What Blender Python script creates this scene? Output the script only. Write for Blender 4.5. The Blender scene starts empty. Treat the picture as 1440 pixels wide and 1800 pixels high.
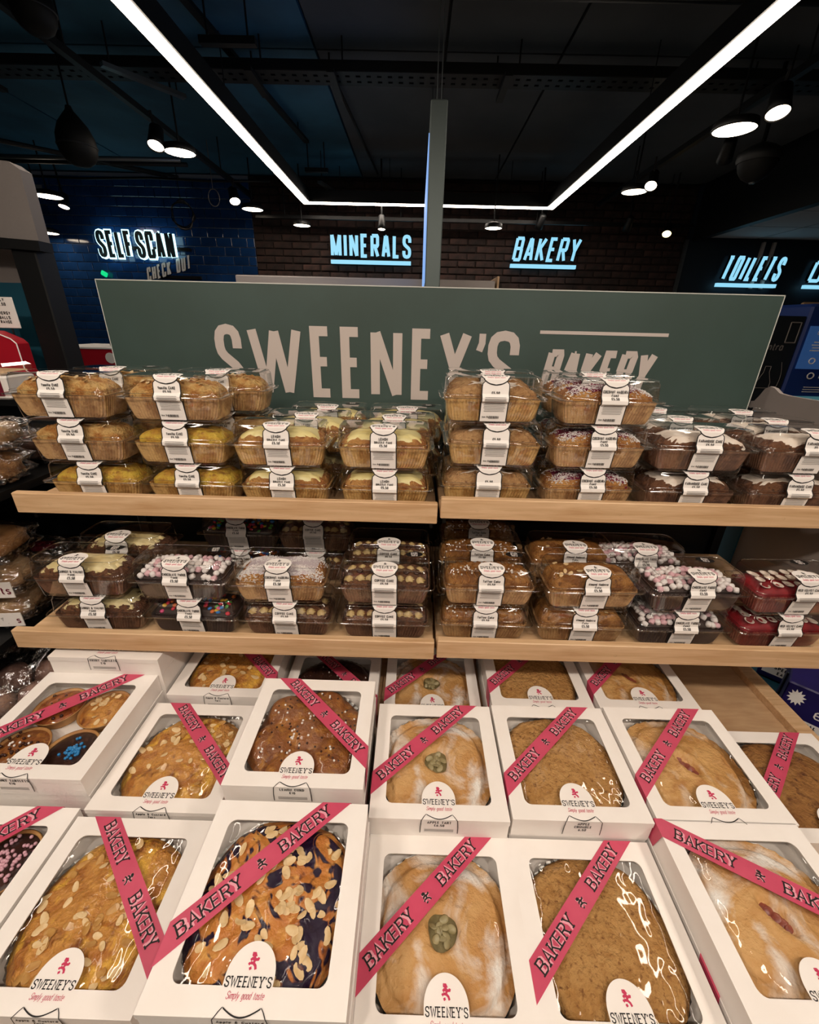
import bpy, math, random
from mathutils import Vector, Matrix, noise

SC = bpy.context.scene
COL = SC.collection
RND = random.Random(11)

# ------------------------------------------------------------------ camera, world, exposure
F_PX, PITCH, ROLL, YAW, EYE = 745.0, math.radians(23.9), math.radians(1.4), math.radians(0.4), 1.55
fw = Vector((-math.sin(YAW) * math.cos(PITCH), math.cos(YAW) * math.cos(PITCH), -math.sin(PITCH)))
rt0 = Vector((math.cos(YAW), math.sin(YAW), 0.0))
up0 = rt0.cross(fw)
rt = rt0 * math.cos(ROLL) + up0 * math.sin(ROLL)
up = up0 * math.cos(ROLL) - rt0 * math.sin(ROLL)
cam_data = bpy.data.cameras.new('camera')
cam_data.sensor_fit = 'HORIZONTAL'
cam_data.sensor_width = 36.0
cam_data.lens = 36.0 * F_PX / 1440.0
cam_data.clip_start = 0.02
cam = bpy.data.objects.new('camera', cam_data)
COL.objects.link(cam)
m3 = Matrix((rt, up, -fw)).transposed()
cam.matrix_world = Matrix.Translation((0, 0, EYE)) @ m3.to_4x4()
SC.camera = cam

SC.view_settings.view_transform = 'Standard'
SC.view_settings.look = 'None'
SC.view_settings.exposure = 0.0
SC.view_settings.gamma = 1.0
SC.view_settings.use_curve_mapping = False
SC.cycles.transparent_max_bounces = 24
SC.cycles.max_bounces = 6
SC.cycles.diffuse_bounces = 3
SC.cycles.glossy_bounces = 3
SC.cycles.caustics_reflective = False
SC.cycles.caustics_refractive = False

world = bpy.data.worlds.new('world')
SC.world = world
world.use_nodes = True
world.node_tree.nodes['Background'].inputs[0].default_value = (0.35, 0.42, 0.5, 1)
world.node_tree.nodes['Background'].inputs[1].default_value = 0.02

LED_STRENGTH = 22.0          # linear ceiling lights
SPOT_WATTS = 34.0            # each spotlight added behind the viewer
WARM = (1.0, 0.86, 0.73)

# ------------------------------------------------------------------ helpers: colour and materials
def lin(c):
    return tuple((x / 12.92 if x <= 0.04045 else ((x + 0.055) / 1.055) ** 2.4) for x in c)
def hx(s, a=1.0):
    c = lin([int(s[i:i + 2], 16) / 255.0 for i in (0, 2, 4)])
    return (c[0], c[1], c[2], a)

MATS = {}
def new_mat(name):
    m = bpy.data.materials.new(name)
    m.use_nodes = True
    nt = m.node_tree
    b = nt.nodes['Principled BSDF']
    MATS[name] = m
    return m, nt, b
def mix_rgb(nt, fac, a, b):
    n = nt.nodes.new('ShaderNodeMix')
    n.data_type = 'RGBA'
    if hasattr(fac, 'links'):
        nt.links.new(fac, n.inputs[0])
    else:
        n.inputs[0].default_value = fac
    for sock, v in ((n.inputs[6], a), (n.inputs[7], b)):
        if hasattr(v, 'links'):
            nt.links.new(v, sock)
        else:
            sock.default_value = v
    return n.outputs[2]
def coords(nt, scale=(1, 1, 1)):
    tc = nt.nodes.new('ShaderNodeTexCoord')
    mp = nt.nodes.new('ShaderNodeMapping')
    mp.inputs['Scale'].default_value = scale
    nt.links.new(tc.outputs['Object'], mp.inputs['Vector'])
    return mp.outputs['Vector']
def noise_fac(nt, scale, detail=4.0, stretch=(1, 1, 1), lo=0.35, hi=0.65, distort=0.0, rough=0.55):
    n = nt.nodes.new('ShaderNodeTexNoise')
    n.inputs['Scale'].default_value = scale
    n.inputs['Detail'].default_value = detail
    n.inputs['Roughness'].default_value = rough
    n.inputs['Distortion'].default_value = distort
    nt.links.new(coords(nt, stretch), n.inputs['Vector'])
    r = nt.nodes.new('ShaderNodeMapRange')
    r.inputs['From Min'].default_value = lo
    r.inputs['From Max'].default_value = hi
    nt.links.new(n.outputs['Fac'], r.inputs['Value'])
    return r.outputs['Result']
def add_bump(nt, b, fac, strength, dist):
    n = nt.nodes.new('ShaderNodeBump')
    n.inputs['Strength'].default_value = strength
    n.inputs['Distance'].default_value = dist
    nt.links.new(fac, n.inputs['Height'])
    nt.links.new(n.outputs['Normal'], b.inputs['Normal'])
def mat(name, col, rough=0.6, metal=0.0, col2=None, scale=20.0, stretch=(1, 1, 1), bump=0.0, bdist=0.002, lo=0.35, hi=0.65,
        spec=0.5, coat=0.0, sss=0.0, rnd=0.0, detail=4.0, distort=0.0):
    m, nt, b = new_mat(name)
    b.inputs['Roughness'].default_value = rough
    b.inputs['Metallic'].default_value = metal
    b.inputs['Specular IOR Level'].default_value = spec
    b.inputs['Coat Weight'].default_value = coat
    b.inputs['Coat Roughness'].default_value = 0.08
    c = hx(col)
    if col2 or bump:
        f = noise_fac(nt, scale, detail, stretch, lo, hi, distort)
        if bump:
            add_bump(nt, b, f, bump, bdist)
        if col2:
            c = mix_rgb(nt, f, c, hx(col2))
    if rnd:
        oi = nt.nodes.new('ShaderNodeObjectInfo')
        hs = nt.nodes.new('ShaderNodeHueSaturation')
        mr = nt.nodes.new('ShaderNodeMapRange')
        mr.inputs['To Min'].default_value = 1 - rnd
        mr.inputs['To Max'].default_value = 1 + rnd
        nt.links.new(oi.outputs['Random'], mr.inputs['Value'])
        nt.links.new(mr.outputs['Result'], hs.inputs['Value'])
        if hasattr(c, 'links'):
            nt.links.new(c, hs.inputs['Color'])
        else:
            hs.inputs['Color'].default_value = c
        c = hs.outputs['Color']
    if hasattr(c, 'links'):
        nt.links.new(c, b.inputs['Base Color'])
    else:
        b.inputs['Base Color'].default_value = c
    if sss:
        b.inputs['Subsurface Weight'].default_value = sss
        b.inputs['Subsurface Radius'].default_value = (0.006, 0.004, 0.003)
    return m
def tart_mat(name, cols, scale, rough, bump, coat=0.0, sugar=None, speck=None, distort=.5, hot=None, lo=.3, hi=.7, m2=2.7, r2=(.5, .75)):
    m, nt, b = new_mat(name)
    f1 = noise_fac(nt, scale, 6.0, (1, 1, 1), lo, hi, distort)
    c = mix_rgb(nt, f1, hx(cols[0]), hx(cols[1]))
    if len(cols) > 2:
        f2 = noise_fac(nt, scale * m2, 4.0, (1, 1, 1), r2[0], r2[1], distort)
        c = mix_rgb(nt, f2, c, hx(cols[2]))
    if speck:
        f3 = noise_fac(nt, speck[1], 3.0, (1, 1, 1), .56, .72, 0)
        c = mix_rgb(nt, f3, c, hx(speck[0]))
    if hot:
        f5 = noise_fac(nt, hot[1], 2.0, (1, 1, 1), hot[2], hot[3], 1.8)
        c = mix_rgb(nt, f5, c, hx(hot[0]))
        mr = nt.nodes.new('ShaderNodeMapRange')
        mr.inputs['To Min'].default_value = rough
        mr.inputs['To Max'].default_value = .12
        nt.links.new(f5, mr.inputs['Value'])
        nt.links.new(mr.outputs['Result'], b.inputs['Roughness'])
    else:
        b.inputs['Roughness'].default_value = rough
    if sugar:
        f4 = noise_fac(nt, sugar[1], 5.0, (1, 1, 1), sugar[2], sugar[3], .8)
        c = mix_rgb(nt, f4, c, hx(sugar[0]))
    nt.links.new(c, b.inputs['Base Color'])
    b.inputs['Coat Weight'].default_value = coat
    b.inputs['Coat Roughness'].default_value = .06
    add_bump(nt, b, noise_fac(nt, scale * 6, 6.0), bump, .003)
    return m
def glow(name, col, strength):
    m, nt, b = new_mat(name)
    b.inputs['Base Color'].default_value = (0.02, 0.02, 0.02, 1)
    b.inputs['Emission Color'].default_value = (col[0], col[1], col[2], 1)
    b.inputs['Emission Strength'].default_value = strength
    return m
def film(name, tint, ior, rough, extra=0.0, bump=0.0, bscale=60.0, boost=1.0):
    m = bpy.data.materials.new(name)
    m.use_nodes = True
    nt = m.node_tree
    nt.nodes.clear()
    out = nt.nodes.new('ShaderNodeOutputMaterial')
    mx = nt.nodes.new('ShaderNodeMixShader')
    tr = nt.nodes.new('ShaderNodeBsdfTransparent')
    tr.inputs[0].default_value = tint
    gl = nt.nodes.new('ShaderNodeBsdfGlossy')
    gl.inputs['Roughness'].default_value = rough
    gl.inputs['Color'].default_value = (1, 1, 1, 1)
    # Schlick reflectance, the same from both sides of the sheet
    f0 = ((ior - 1) / (ior + 1)) ** 2
    fr = nt.nodes.new('ShaderNodeLayerWeight')
    fr.inputs['Blend'].default_value = .5
    pw = nt.nodes.new('ShaderNodeMath')
    pw.operation = 'POWER'
    pw.inputs[1].default_value = 5.0
    nt.links.new(fr.outputs['Facing'], pw.inputs[0])
    ma = nt.nodes.new('ShaderNodeMath')
    ma.operation = 'MULTIPLY_ADD'
    ma.use_clamp = True
    ma.inputs[1].default_value = boost * (1 - f0)
    ma.inputs[2].default_value = extra + boost * f0
    nt.links.new(pw.outputs[0], ma.inputs[0])
    nt.links.new(ma.outputs[0], mx.inputs[0])
    nt.links.new(tr.outputs[0], mx.inputs[1])
    nt.links.new(gl.outputs[0], mx.inputs[2])
    nt.links.new(mx.outputs[0], out.inputs[0])
    if bump:
        bp = nt.nodes.new('ShaderNodeBump')
        bp.inputs['Strength'].default_value = bump
        bp.inputs['Distance'].default_value = 0.003
        nt.links.new(noise_fac(nt, bscale, 2.0, (1, 1, 1), 0.3, 0.7, 1.2), bp.inputs['Height'])
        nt.links.new(bp.outputs[0], gl.inputs['Normal'])
    MATS[name] = m
    return m
M = MATS

# ------------------------------------------------------------------ helpers: mesh builder
class MB:
    def __init__(self):
        self.v, self.f, self.mi = [], [], []
        self.cur = 0
    def add(self, pts, faces):
        o = len(self.v)
        self.v.extend([tuple(p) for p in pts])
        for f in faces:
            self.f.append([i + o for i in f])
            self.mi.append(self.cur)
    def quad(self, a, b, c, d):
        self.add([a, b, c, d], [(0, 1, 2, 3)])
    def poly(self, pts):
        self.add(pts, [tuple(range(len(pts)))])
    def box(self, c, s, rot=None):
        x, y, z = s[0] / 2, s[1] / 2, s[2] / 2
        P = [Vector((i, j, k)) for k in (-z, z) for j in (-y, y) for i in (-x, x)]
        if rot is not None:
            P = [rot @ p for p in P]
        c = Vector(c)
        self.add([p + c for p in P], [(0, 2, 3, 1), (4, 5, 7, 6), (0, 1, 5, 4), (2, 6, 7, 3), (0, 4, 6, 2), (1, 3, 7, 5)])
        return self
    def bbox(self, lo, hi):
        return self.box([(a + b) / 2 for a, b in zip(lo, hi)], [b - a for a, b in zip(lo, hi)])
    def cham(self, c, s, r=0.003, rot=None):
        # box with chamfered edges
        hx_, hy_, hz_ = s[0] / 2, s[1] / 2, s[2] / 2
        r = min(r, hx_ * .9, hy_ * .9, hz_ * .9)
        rings = []
        for (z, d) in ((-hz_, r), (-hz_ + r, 0), (hz_ - r, 0), (hz_, r)):
            X, Y = hx_ - d, hy_ - d
            k = r * 0.7
            rings.append([(-X + k, -Y, z), (X - k, -Y, z), (X, -Y + k, z), (X, Y - k, z), (X - k, Y, z), (-X + k, Y, z), (-X, Y - k, z), (-X, -Y + k, z)])
        self.rings(rings, c, rot)
        return self
    def rings(self, rings, c=(0, 0, 0), rot=None, cap0=True, cap1=True):
        n = len(rings[0])
        pts = []
        for rg in rings:
            for p in rg:
                p = Vector(p)
                if rot is not None:
                    p = rot @ p
                pts.append(p + Vector(c))
        fs = []
        for k in range(len(rings) - 1):
            for i in range(n):
                j = (i + 1) % n
                fs.append((k * n + i, k * n + j, (k + 1) * n + j, (k + 1) * n + i))
        if cap0:
            fs.append(tuple(reversed(range(n))))
        if cap1:
            b = (len(rings) - 1) * n
            fs.append(tuple(range(b, b + n)))
        self.add(pts, fs)
    def lathe(self, prof, n=24, c=(0, 0, 0), rot=None, cap0=True, cap1=True):
        self.rings([[(r * math.cos(2 * math.pi * i / n), r * math.sin(2 * math.pi * i / n), z) for i in range(n)] for r, z in prof], c, rot, cap0, cap1)
        return self
    def tube(self, path, r, n=8, close=False):
        path = [Vector(p) for p in path]
        rings = []
        m = len(path)
        for i, p in enumerate(path):
            if close:
                t = path[(i + 1) % m] - path[i - 1]
            else:
                t = path[min(i + 1, m - 1)] - path[max(i - 1, 0)]
            t.normalize()
            ref = Vector((0, 0, 1)) if abs(t.z) < 0.9 else Vector((1, 0, 0))
            a = t.cross(ref).normalized()
            b = t.cross(a)
            rr = r[i] if isinstance(r, (list, tuple)) else r
            rings.append([p + a * rr * math.cos(2 * math.pi * k / n) + b * rr * math.sin(2 * math.pi * k / n) for k in range(n)])
        if close:
            rings.append(rings[0])
        self.rings(rings, cap0=not close, cap1=not close)
        return self
    def grid(self, fn, nu, nv, closed_u=False):
        pts = [fn(i / nu, j / nv) for j in range(nv + 1) for i in range(nu + (0 if closed_u else 1))]
        w = nu + (0 if closed_u else 1)
        fs = []
        for j in range(nv):
            for i in range(nu):
                i2 = (i + 1) % w
                fs.append((j * w + i, j * w + i2, (j + 1) * w + i2, (j + 1) * w + i))
        self.add(pts, fs)
        return self
    def mesh(self, name, mats, smooth=False):
        me = bpy.data.meshes.new(name)
        me.from_pydata(self.v, [], self.f)
        if not isinstance(mats, (list, tuple)):
            mats = [mats]
        for m in mats:
            me.materials.append(M[m] if isinstance(m, str) else m)
        if len(mats) > 1:
            me.polygons.foreach_set('material_index', self.mi)
        if smooth:
            me.polygons.foreach_set('use_smooth', [True] * len(self.f))
        me.update()
        return me
    def build(self, name, mats, parent=None, smooth=False, loc=None, rz=0.0, auto=None):
        return put(name, self.mesh(name, mats, smooth), parent, loc, rz)
def put(name, me, parent=None, loc=None, rz=0.0):
    o = bpy.data.objects.new(name, me)
    COL.objects.link(o)
    if parent is not None:
        o.parent = parent
    if loc is not None:
        o.location = loc
    if rz:
        o.rotation_euler[2] = rz
    return o
def smooth_by_angle(me, ang=35):
    me.polygons.foreach_set('use_smooth', [True] * len(me.polygons))
    try:
        me.set_sharp_from_angle(angle=math.radians(ang))
    except Exception:
        pass
    return me
def thing(name, label, cat, loc=(0, 0, 0), rz=0.0, group=None):
    o = bpy.data.objects.new(name, None)
    o.empty_display_size = 0.03
    COL.objects.link(o)
    o.location = loc
    o.rotation_euler[2] = rz
    return tag(o, label, cat, group)
def tag(o, label, cat=None, group=None, kind=None):
    if label:
        o['label'] = label
    if cat:
        o['category'] = cat
    if group:
        o['group'] = group
    if kind:
        o['kind'] = kind
    return o
def struct(o, label=None):
    o['kind'] = 'structure'
    if label:
        o['label'] = label
    return o
def nz(x, y, z=0.0):
    return noise.noise(Vector((x, y, z)))

# ------------------------------------------------------------------ helpers: stroke lettering
FONT_SRC = {
 'A': (.56, "0,0 .28,1 .56,0;.1,.33 .46,.33"), 'B': (.54, "0,0 0,1 .36,1 .5,.88 .5,.65 .38,.53 0,.53;.36,.53 .54,.4 .54,.14 .4,0 0,0"),
 'C': (.54, ".54,.74 .54,.86 .42,1 .14,1 0,.86 0,.14 .14,0 .42,0 .54,.14 .54,.26"), 'D': (.54, "0,0 0,1 .36,1 .54,.84 .54,.16 .36,0 0,0"),
 'E': (.46, ".46,0 0,0 0,1 .46,1;0,.52 .4,.52"), 'F': (.46, "0,0 0,1 .46,1;0,.52 .4,.52"),
 'G': (.54, ".54,.74 .54,.86 .42,1 .14,1 0,.86 0,.14 .14,0 .42,0 .54,.14 .54,.46 .3,.46"), 'H': (.52, "0,0 0,1;.52,0 .52,1;0,.52 .52,.52"),
 'I': (.02, "0,0 0,1"), 'J': (.4, ".4,1 .4,.14 .28,0 .12,0 0,.14 0,.24"), 'K': (.54, "0,0 0,1;.52,1 .02,.42;.16,.58 .54,0"), 'L': (.44, "0,1 0,0 .44,0"),
 'M': (.7, "0,0 0,1 .35,.2 .7,1 .7,0"), 'N': (.54, "0,0 0,1 .54,0 .54,1"), 'O': (.54, "0,.14 0,.86 .14,1 .4,1 .54,.86 .54,.14 .4,0 .14,0 0,.14"),
 'P': (.52, "0,0 0,1 .38,1 .52,.88 .52,.6 .38,.48 0,.48"), 'R': (.54, "0,0 0,1 .38,1 .52,.88 .52,.62 .38,.5 0,.5;.28,.5 .54,0"),
 'S': (.54, ".54,.74 .54,.86 .42,1 .14,1 0,.86 0,.7 .1,.57 .44,.43 .54,.3 .54,.14 .42,0 .14,0 0,.14 0,.26"), 'T': (.52, "0,1 .52,1;.26,1 .26,0"),
 'U': (.54, "0,1 0,.14 .14,0 .4,0 .54,.14 .54,1"), 'V': (.56, "0,1 .28,0 .56,1"), 'W': (.84, "0,1 .21,0 .42,.85 .63,0 .84,1"), 'X': (.54, "0,0 .54,1;0,1 .54,0"),
 'Y': (.56, "0,1 .28,.46 .56,1;.28,.46 .28,0"), 'Z': (.5, "0,1 .5,1 0,0 .5,0"), 'Q': (.54, "0,.14 0,.86 .14,1 .4,1 .54,.86 .54,.14 .4,0 .14,0 0,.14;.35,.2 .58,-.05"),
 '0': (.46, "0,.14 0,.86 .12,1 .34,1 .46,.86 .46,.14 .34,0 .12,0 0,.14"), '1': (.2, "0,.82 .16,1 .16,0"), '2': (.46, "0,.78 0,.88 .12,1 .34,1 .46,.88 .46,.66 0,0 .46,0"),
 '3': (.46, "0,1 .46,1 .2,.58 .36,.56 .46,.42 .46,.14 .34,0 .12,0 0,.14"), '4': (.46, ".34,0 .34,1 0,.3 .46,.3"), '5': (.46, ".44,1 .04,1 0,.54 .3,.6 .46,.44 .46,.14 .34,0 .12,0 0,.12"),
 '6': (.46, ".42,1 .14,.8 0,.5 0,.14 .12,0 .34,0 .46,.14 .46,.4 .34,.54 .12,.54 0,.4"), '7': (.44, "0,1 .44,1 .14,0"), '9': (.46, ".04,0 .3,.2 .46,.5 .46,.86 .34,1 .12,1 0,.86 0,.6 .12,.46 .34,.46 .46,.6"),
 '.': (.08, "0,0 .08,0 .08,.08 0,.08"), "'": (.06, ".04,1 .0,.76"), '&': (.56, ".56,0 .1,.7 .1,.9 .2,1 .34,.9 .34,.76 .02,.36 .02,.14 .16,0 .32,0 .54,.4"), '-': (.3, "0,.45 .3,.45"),
 '\u20ac': (.5, ".5,.86 .38,1 .2,1 .08,.84 .08,.16 .2,0 .38,0 .5,.14;0,.6 .36,.6;0,.42 .32,.42"), '\u00a3': (.5, ".46,.82 .36,1 .2,1 .12,.86 .12,0 .5,0;0,.48 .36,.48;0,0 .14,0"),
 'a': (.42, ".38,.5 .28,.62 .1,.62 0,.5 0,.12 .1,0 .28,0 .38,.12;.40,.66 .40,-.02"), 'b': (.42, "0,1 0,0 .3,0 .4,.12 .4,.5 .3,.62 .1,.62 0,.5"), 'c': (.38, ".38,.5 .28,.62 .1,.62 0,.5 0,.12 .1,0 .28,0 .38,.12"),
 'd': (.42, ".4,1 .4,0 .1,0 0,.12 0,.5 .1,.62 .3,.62 .4,.5"), 'e': (.4, "0,.32 .4,.32 .4,.5 .3,.62 .1,.62 0,.5 0,.12 .1,0 .36,0"), 'f': (.3, ".3,1 .16,1 .1,.88 .1,0;0,.6 .26,.6"),
 'g': (.42, ".38,.5 .28,.62 .1,.62 0,.5 0,.14 .1,.02 .3,.02 .38,.14 .38,.62 .38,-.18 .28,-.3 .06,-.3"), 'h': (.4, "0,0 0,1;0,.46 .14,.62 .3,.62 .4,.5 .4,0"), 'i': (.04, "0,0 0,.62;0,.8 0,.9"),
 'k': (.38, "0,0 0,1;.36,.62 0,.24;.12,.36 .38,0"), 'l': (.04, "0,0 0,1"), 'm': (.64, "0,0 0,.62;0,.46 .1,.62 .24,.62 .32,.5 .32,0;.32,.46 .44,.62 .56,.62 .64,.5 .64,0"),
 'n': (.4, "0,0 0,.62;0,.46 .14,.62 .3,.62 .4,.5 .4,0"), 'o': (.42, "0,.12 0,.5 .1,.62 .32,.62 .42,.5 .42,.12 .32,0 .1,0 0,.12"), 'p': (.42, "0,-.3 0,.62 .3,.62 .4,.5 .4,.12 .3,0 0,0"),
 'r': (.28, "0,0 0,.62;0,.44 .12,.6 .28,.62"), 's': (.36, ".36,.52 .28,.62 .08,.62 0,.52 0,.42 .36,.22 .36,.1 .28,0 .08,0 0,.1"), 't': (.28, ".1,.9 .1,.1 .18,0 .28,0;0,.62 .26,.62"),
 'u': (.4, "0,.62 0,.12 .1,0 .26,0 .4,.16;.4,.62 .4,0"), 'v': (.4, "0,.62 .2,0 .4,.62"), 'w': (.6, "0,.62 .15,0 .3,.55 .45,0 .6,.62"), 'y': (.42, "0,.62 .2,.06;.42,.62 .1,-.3"), ' ': (.3, ""),
 # the small running figure of the logo
 '*': (.7, ".34,.78 .46,.6 .36,.38 .1,.4;.36,.4 .58,.22 .66,.0;.46,.6 .7,.62 .74,.74;.44,.62 .2,.66 .08,.56;.2,.98 .36,.98 .42,.88 .28,.84 .2,.9 .2,.98;.1,.4 .0,.28;.3,.1 .12,.02"),
}
FONT = {}
for _k, (_w, _s) in FONT_SRC.items():
    FONT[_k] = (_w, [[tuple(float(q) for q in p.split(',')) for p in pl.split()] for pl in _s.split(';') if pl.strip()])

BLOCK_SRC = {
 'A': (.54, "0,0 .22,1;.32,1 .54,0;.22,.96 .32,.96;.1,.28 .44,.28"), 'B': (.52, "0,0 0,1;0,1 .46,1 .5,.94 .5,.58 .46,.53 0,.53;.46,.53 .52,.47 .52,.06 .47,0 0,0"),
 'C': (.54, ".54,.68 .54,.94 .48,1 .06,1 0,.94 0,.06 .06,0 .48,0 .54,.06 .54,.32"), 'D': (.52, "0,0 0,1;0,1 .46,1 .52,.94 .52,.06 .46,0 0,0"), 'E': (.44, ".44,0 0,0 0,1 .44,1;0,.52 .38,.52"),
 'F': (.44, "0,0 0,1 .44,1;0,.52 .38,.52"), 'H': FONT_SRC['H'], 'I': (.02, "0,0 0,1"), 'K': (.54, "0,0 0,1;.50,1 .06,.44;.15,.56 .54,0"), 'L': (.42, "0,1 0,0 .42,0"),
 'M': (.74, "0,0 0,1;.02,1 .37,.02;.72,1 .37,.02;.74,0 .74,1"), 'N': (.56, "0,0 0,1;.02,1 .54,0;.56,0 .56,1"), 'O': (.54, "0,.06 0,.94 .06,1 .48,1 .54,.94 .54,.06 .48,0 .06,0 0,.06"),
 'R': (.54, "0,0 0,1;0,1 .46,1 .52,.94 .52,.56 .46,.5 0,.5;.26,.5 .54,0"), 'T': (.52, "0,1 .52,1;.26,1 .26,0"), 'U': (.54, "0,1 0,.06 .06,0 .48,0 .54,.06 .54,1"),
 'S': (.54, ".54,.70 .54,.84 .50,.93 .42,.98 .27,1 .12,.98 .04,.93 0,.84 0,.72 .03,.64 .12,.57 .42,.43 .51,.36 .54,.28 .54,.16 .50,.07 .42,.02 .27,0 .12,.02 .04,.07 0,.16 0,.30"),
 'Y': (.56, "0,1 .28,.46;.56,1 .28,.46;.28,.50 .28,0"), 'W': (.90, "0,1 .23,.0;.23,0 .45,.98;.45,.98 .67,0;.67,0 .90,1"), "'": (.06, ".05,1 .05,.86 .0,.74"), ' ': (.3, ""),
}
BLOCK = {}
for _k, (_w, _s) in BLOCK_SRC.items():
    BLOCK[_k] = (_w, [[tuple(float(q) for q in p.split(',')) for p in pl.split()] for pl in _s.split(';') if pl.strip()])

def offset_pts(pl, w):
    pts = [Vector((p[0], p[1])) for p in pl]
    closed = len(pts) > 2 and (pts[0] - pts[-1]).length < 1e-6
    n = len(pts)
    L, R_ = [], []
    for i in range(n):
        if closed:
            a, b = pts[(i - 1) % (n - 1)] if i > 0 else pts[n - 2], pts[(i + 1) % (n - 1)] if i < n - 1 else pts[1]
        else:
            a, b = (pts[i - 1] if i > 0 else None), (pts[i + 1] if i < n - 1 else None)
        d1 = (pts[i] - a).normalized() if a is not None else None
        d2 = (b - pts[i]).normalized() if b is not None else None
        if d1 is None:
            d1 = d2
        if d2 is None:
            d2 = d1
        n1, n2 = Vector((-d1.y, d1.x)), Vector((-d2.y, d2.x))
        mm = n1 + n2
        if mm.length < 0.25:
            mm, k = n1, 1.0
        else:
            mm.normalize()
            k = min(1.0 / max(mm.dot(n1), 0.35), 1.9)
        L.append(pts[i] + mm * (w / 2 * k))
        R_.append(pts[i] - mm * (w / 2 * k))
    return L, R_
def text_width(s, h, wt, xs=1.0, gap=0.16, glyphs=None):
    hh = h - wt
    return sum(((glyphs or {}).get(c) or FONT.get(c, FONT[' ']))[0] * hh * xs + wt + gap * h for c in s) - gap * h
def text(mb, s, fmap, h, wt, x=0.0, y=0.0, xs=1.0, gap=0.16, slant=0.0, align='c', serif=False, depth=None, glyphs=None):
    """letters of height h and stroke wt drawn through fmap(u, v); x, y is the base line point"""
    W = text_width(s, h, wt, xs, gap, glyphs)
    cx = x - (W / 2 if align == 'c' else (W if align == 'r' else 0))
    hh = h - wt
    for c in s:
        gw, pls = (glyphs or {}).get(c) or FONT.get(c, FONT[' '])
        def T(p):
            yy = p[1] * hh + wt / 2
            return (cx + wt / 2 + p[0] * hh * xs + slant * yy, y + yy)
        strokes = [[T(p) for p in pl] for pl in pls]
        if serif and c.isupper():
            for pl in pls:
                for e, nb in ((pl[0], pl[1]), (pl[-1], pl[-2])):
                    if e[1] in (0.0, 1.0) and abs(nb[1] - e[1]) > 0.05:
                        q = T(e)
                        strokes.append([(q[0] - h * .14, q[1]), (q[0] + h * .14, q[1])])
            if c in 'BEDR':
                for yy in (0.0, 1.0):
                    if c != 'R' or yy == 1.0:
                        q = T((0, yy))
                        strokes.append([(q[0] - h * .12, q[1]), (q[0] + h * .02, q[1])])
        front = mb.cur
        for si, st in enumerate(strokes):
            L, R_ = offset_pts(st, wt)
            for i in range(len(st) - 1):
                q = [R_[i], R_[i + 1], L[i + 1], L[i]]
                a = [Vector(fmap(p.x, p.y)) for p in q]
                # coplanar strokes would shade each other: lift each a hair
                nn = (a[1] - a[0]).cross(a[3] - a[0])
                if nn.length > 0:
                    nn = nn.normalized() * ((si * .012 + (i % 2) * .004) * wt)
                    a = [p + nn for p in a]
                mb.cur = front
                mb.quad(*a)
                if depth is not None:
                    mb.cur = front + 1
                if depth is not None:
                    bk = [Vector(p) + depth for p in a]
                    mb.quad(a[0], bk[0], bk[1], a[1])
                    mb.quad(a[2], bk[2], bk[3], a[3])
                    if i == 0:
                        mb.quad(a[3], bk[3], bk[0], a[0])
                    if i == len(st) - 2:
                        mb.quad(a[1], bk[1], bk[2], a[2])
        mb.cur = front
        cx += gw * hh * xs + wt + gap * h
    return W
def wall_map(X, Y, Z, ux=Vector((1, 0, 0)), uz=Vector((0, 0, 1))):
    o = Vector((X, Y, Z))
    return lambda u, v: o + ux * u + uz * v

# ------------------------------------------------------------------ materials
mat('ceiling_paint', '4a5057', .8, col2='3a4046', scale=1.2)
mat('ceiling_blue_glow', '336e8e', .75, col2='26536c', scale=1.5)  # blue glow of the neon on the left ceiling, painted into the panel colour
mat('black_metal', '0a0b0c', .5, spec=.3)
mat('pendant_black', '050606', .6, spec=.2)
mat('dark_metal', '121416', .55, spec=.3)
mat('grey_steel', '5b6664', .45, .3)
mat('steel', '6d7376', .4, .8)
mat('mortar', '241b18', .95)
mat('brick', '3d2822', .9, col2='1e1513', scale=9, bump=.5, bdist=.01, rnd=.45)
mat('tile_blue', '1b3f74', .12, col2='16335e', scale=6, rnd=.2, spec=.6)
mat('grout', '8a93a0', .9)
mat('navy', '10202e', .6, col2='0d1a26', scale=2)
mat('teal', '1c6478', .55, col2='185a6c', scale=3)
mat('teal_dark', '0f4a5c', .55)
mat('sign_green', '394c47', .5, col2='34453f', scale=4, detail=6)
mat('sign_edge', 'c9cbc4', .4)
mat('sign_letter', 'c4b8b1', .55)
mat('wood', 'e2bf96', .45, col2='c2986c', scale=5, stretch=(1, 16, 13), bump=.06, bdist=.002, lo=.3, hi=.72, detail=7, distort=.6)
mat('wood_deck', 'c4a27c', .5, col2='b08c68', scale=6, stretch=(2, 10, 9), lo=.3, hi=.7, detail=6)
mat('screw', '5a4a38', .4, .6)
mat('grey_panel', '9a918c', .6, col2='948b86', scale=5)
mat('grey_board', '77706c', .6)
mat('grey_light', 'b9b0aa', .6)
mat('red', 'b01226', .45)
mat('pink', 'c06a9e', .5)
mat('white_paper', 'f2ece6', .6, spec=.3)
mat('card', 'f6f0ea', .55, spec=.35, col2='f2ebe4', scale=14)
mat('black_ink', '14110f', .6)
mat('grey_ink', '6d6864', .7)
mat('pale_ink', 'a8a29d', .7)
mat('pink_ink', 'c8325a', .6)
mat('ribbon', 'cc4c68', .4, col2='c24460', scale=20)
mat('ribbon_pale', 'e9a0ae', .5)
mat('white_ink', 'f4ece6', .6)
mat('foil', '9a9894', .35, .9)
mat('floor', 'b4aea6', .4, col2='a8a29a', scale=3)
mat('wall_pale', 'b8b0a6', .7)
mat('lowered_tile', 'a9adb2', .8)
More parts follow.
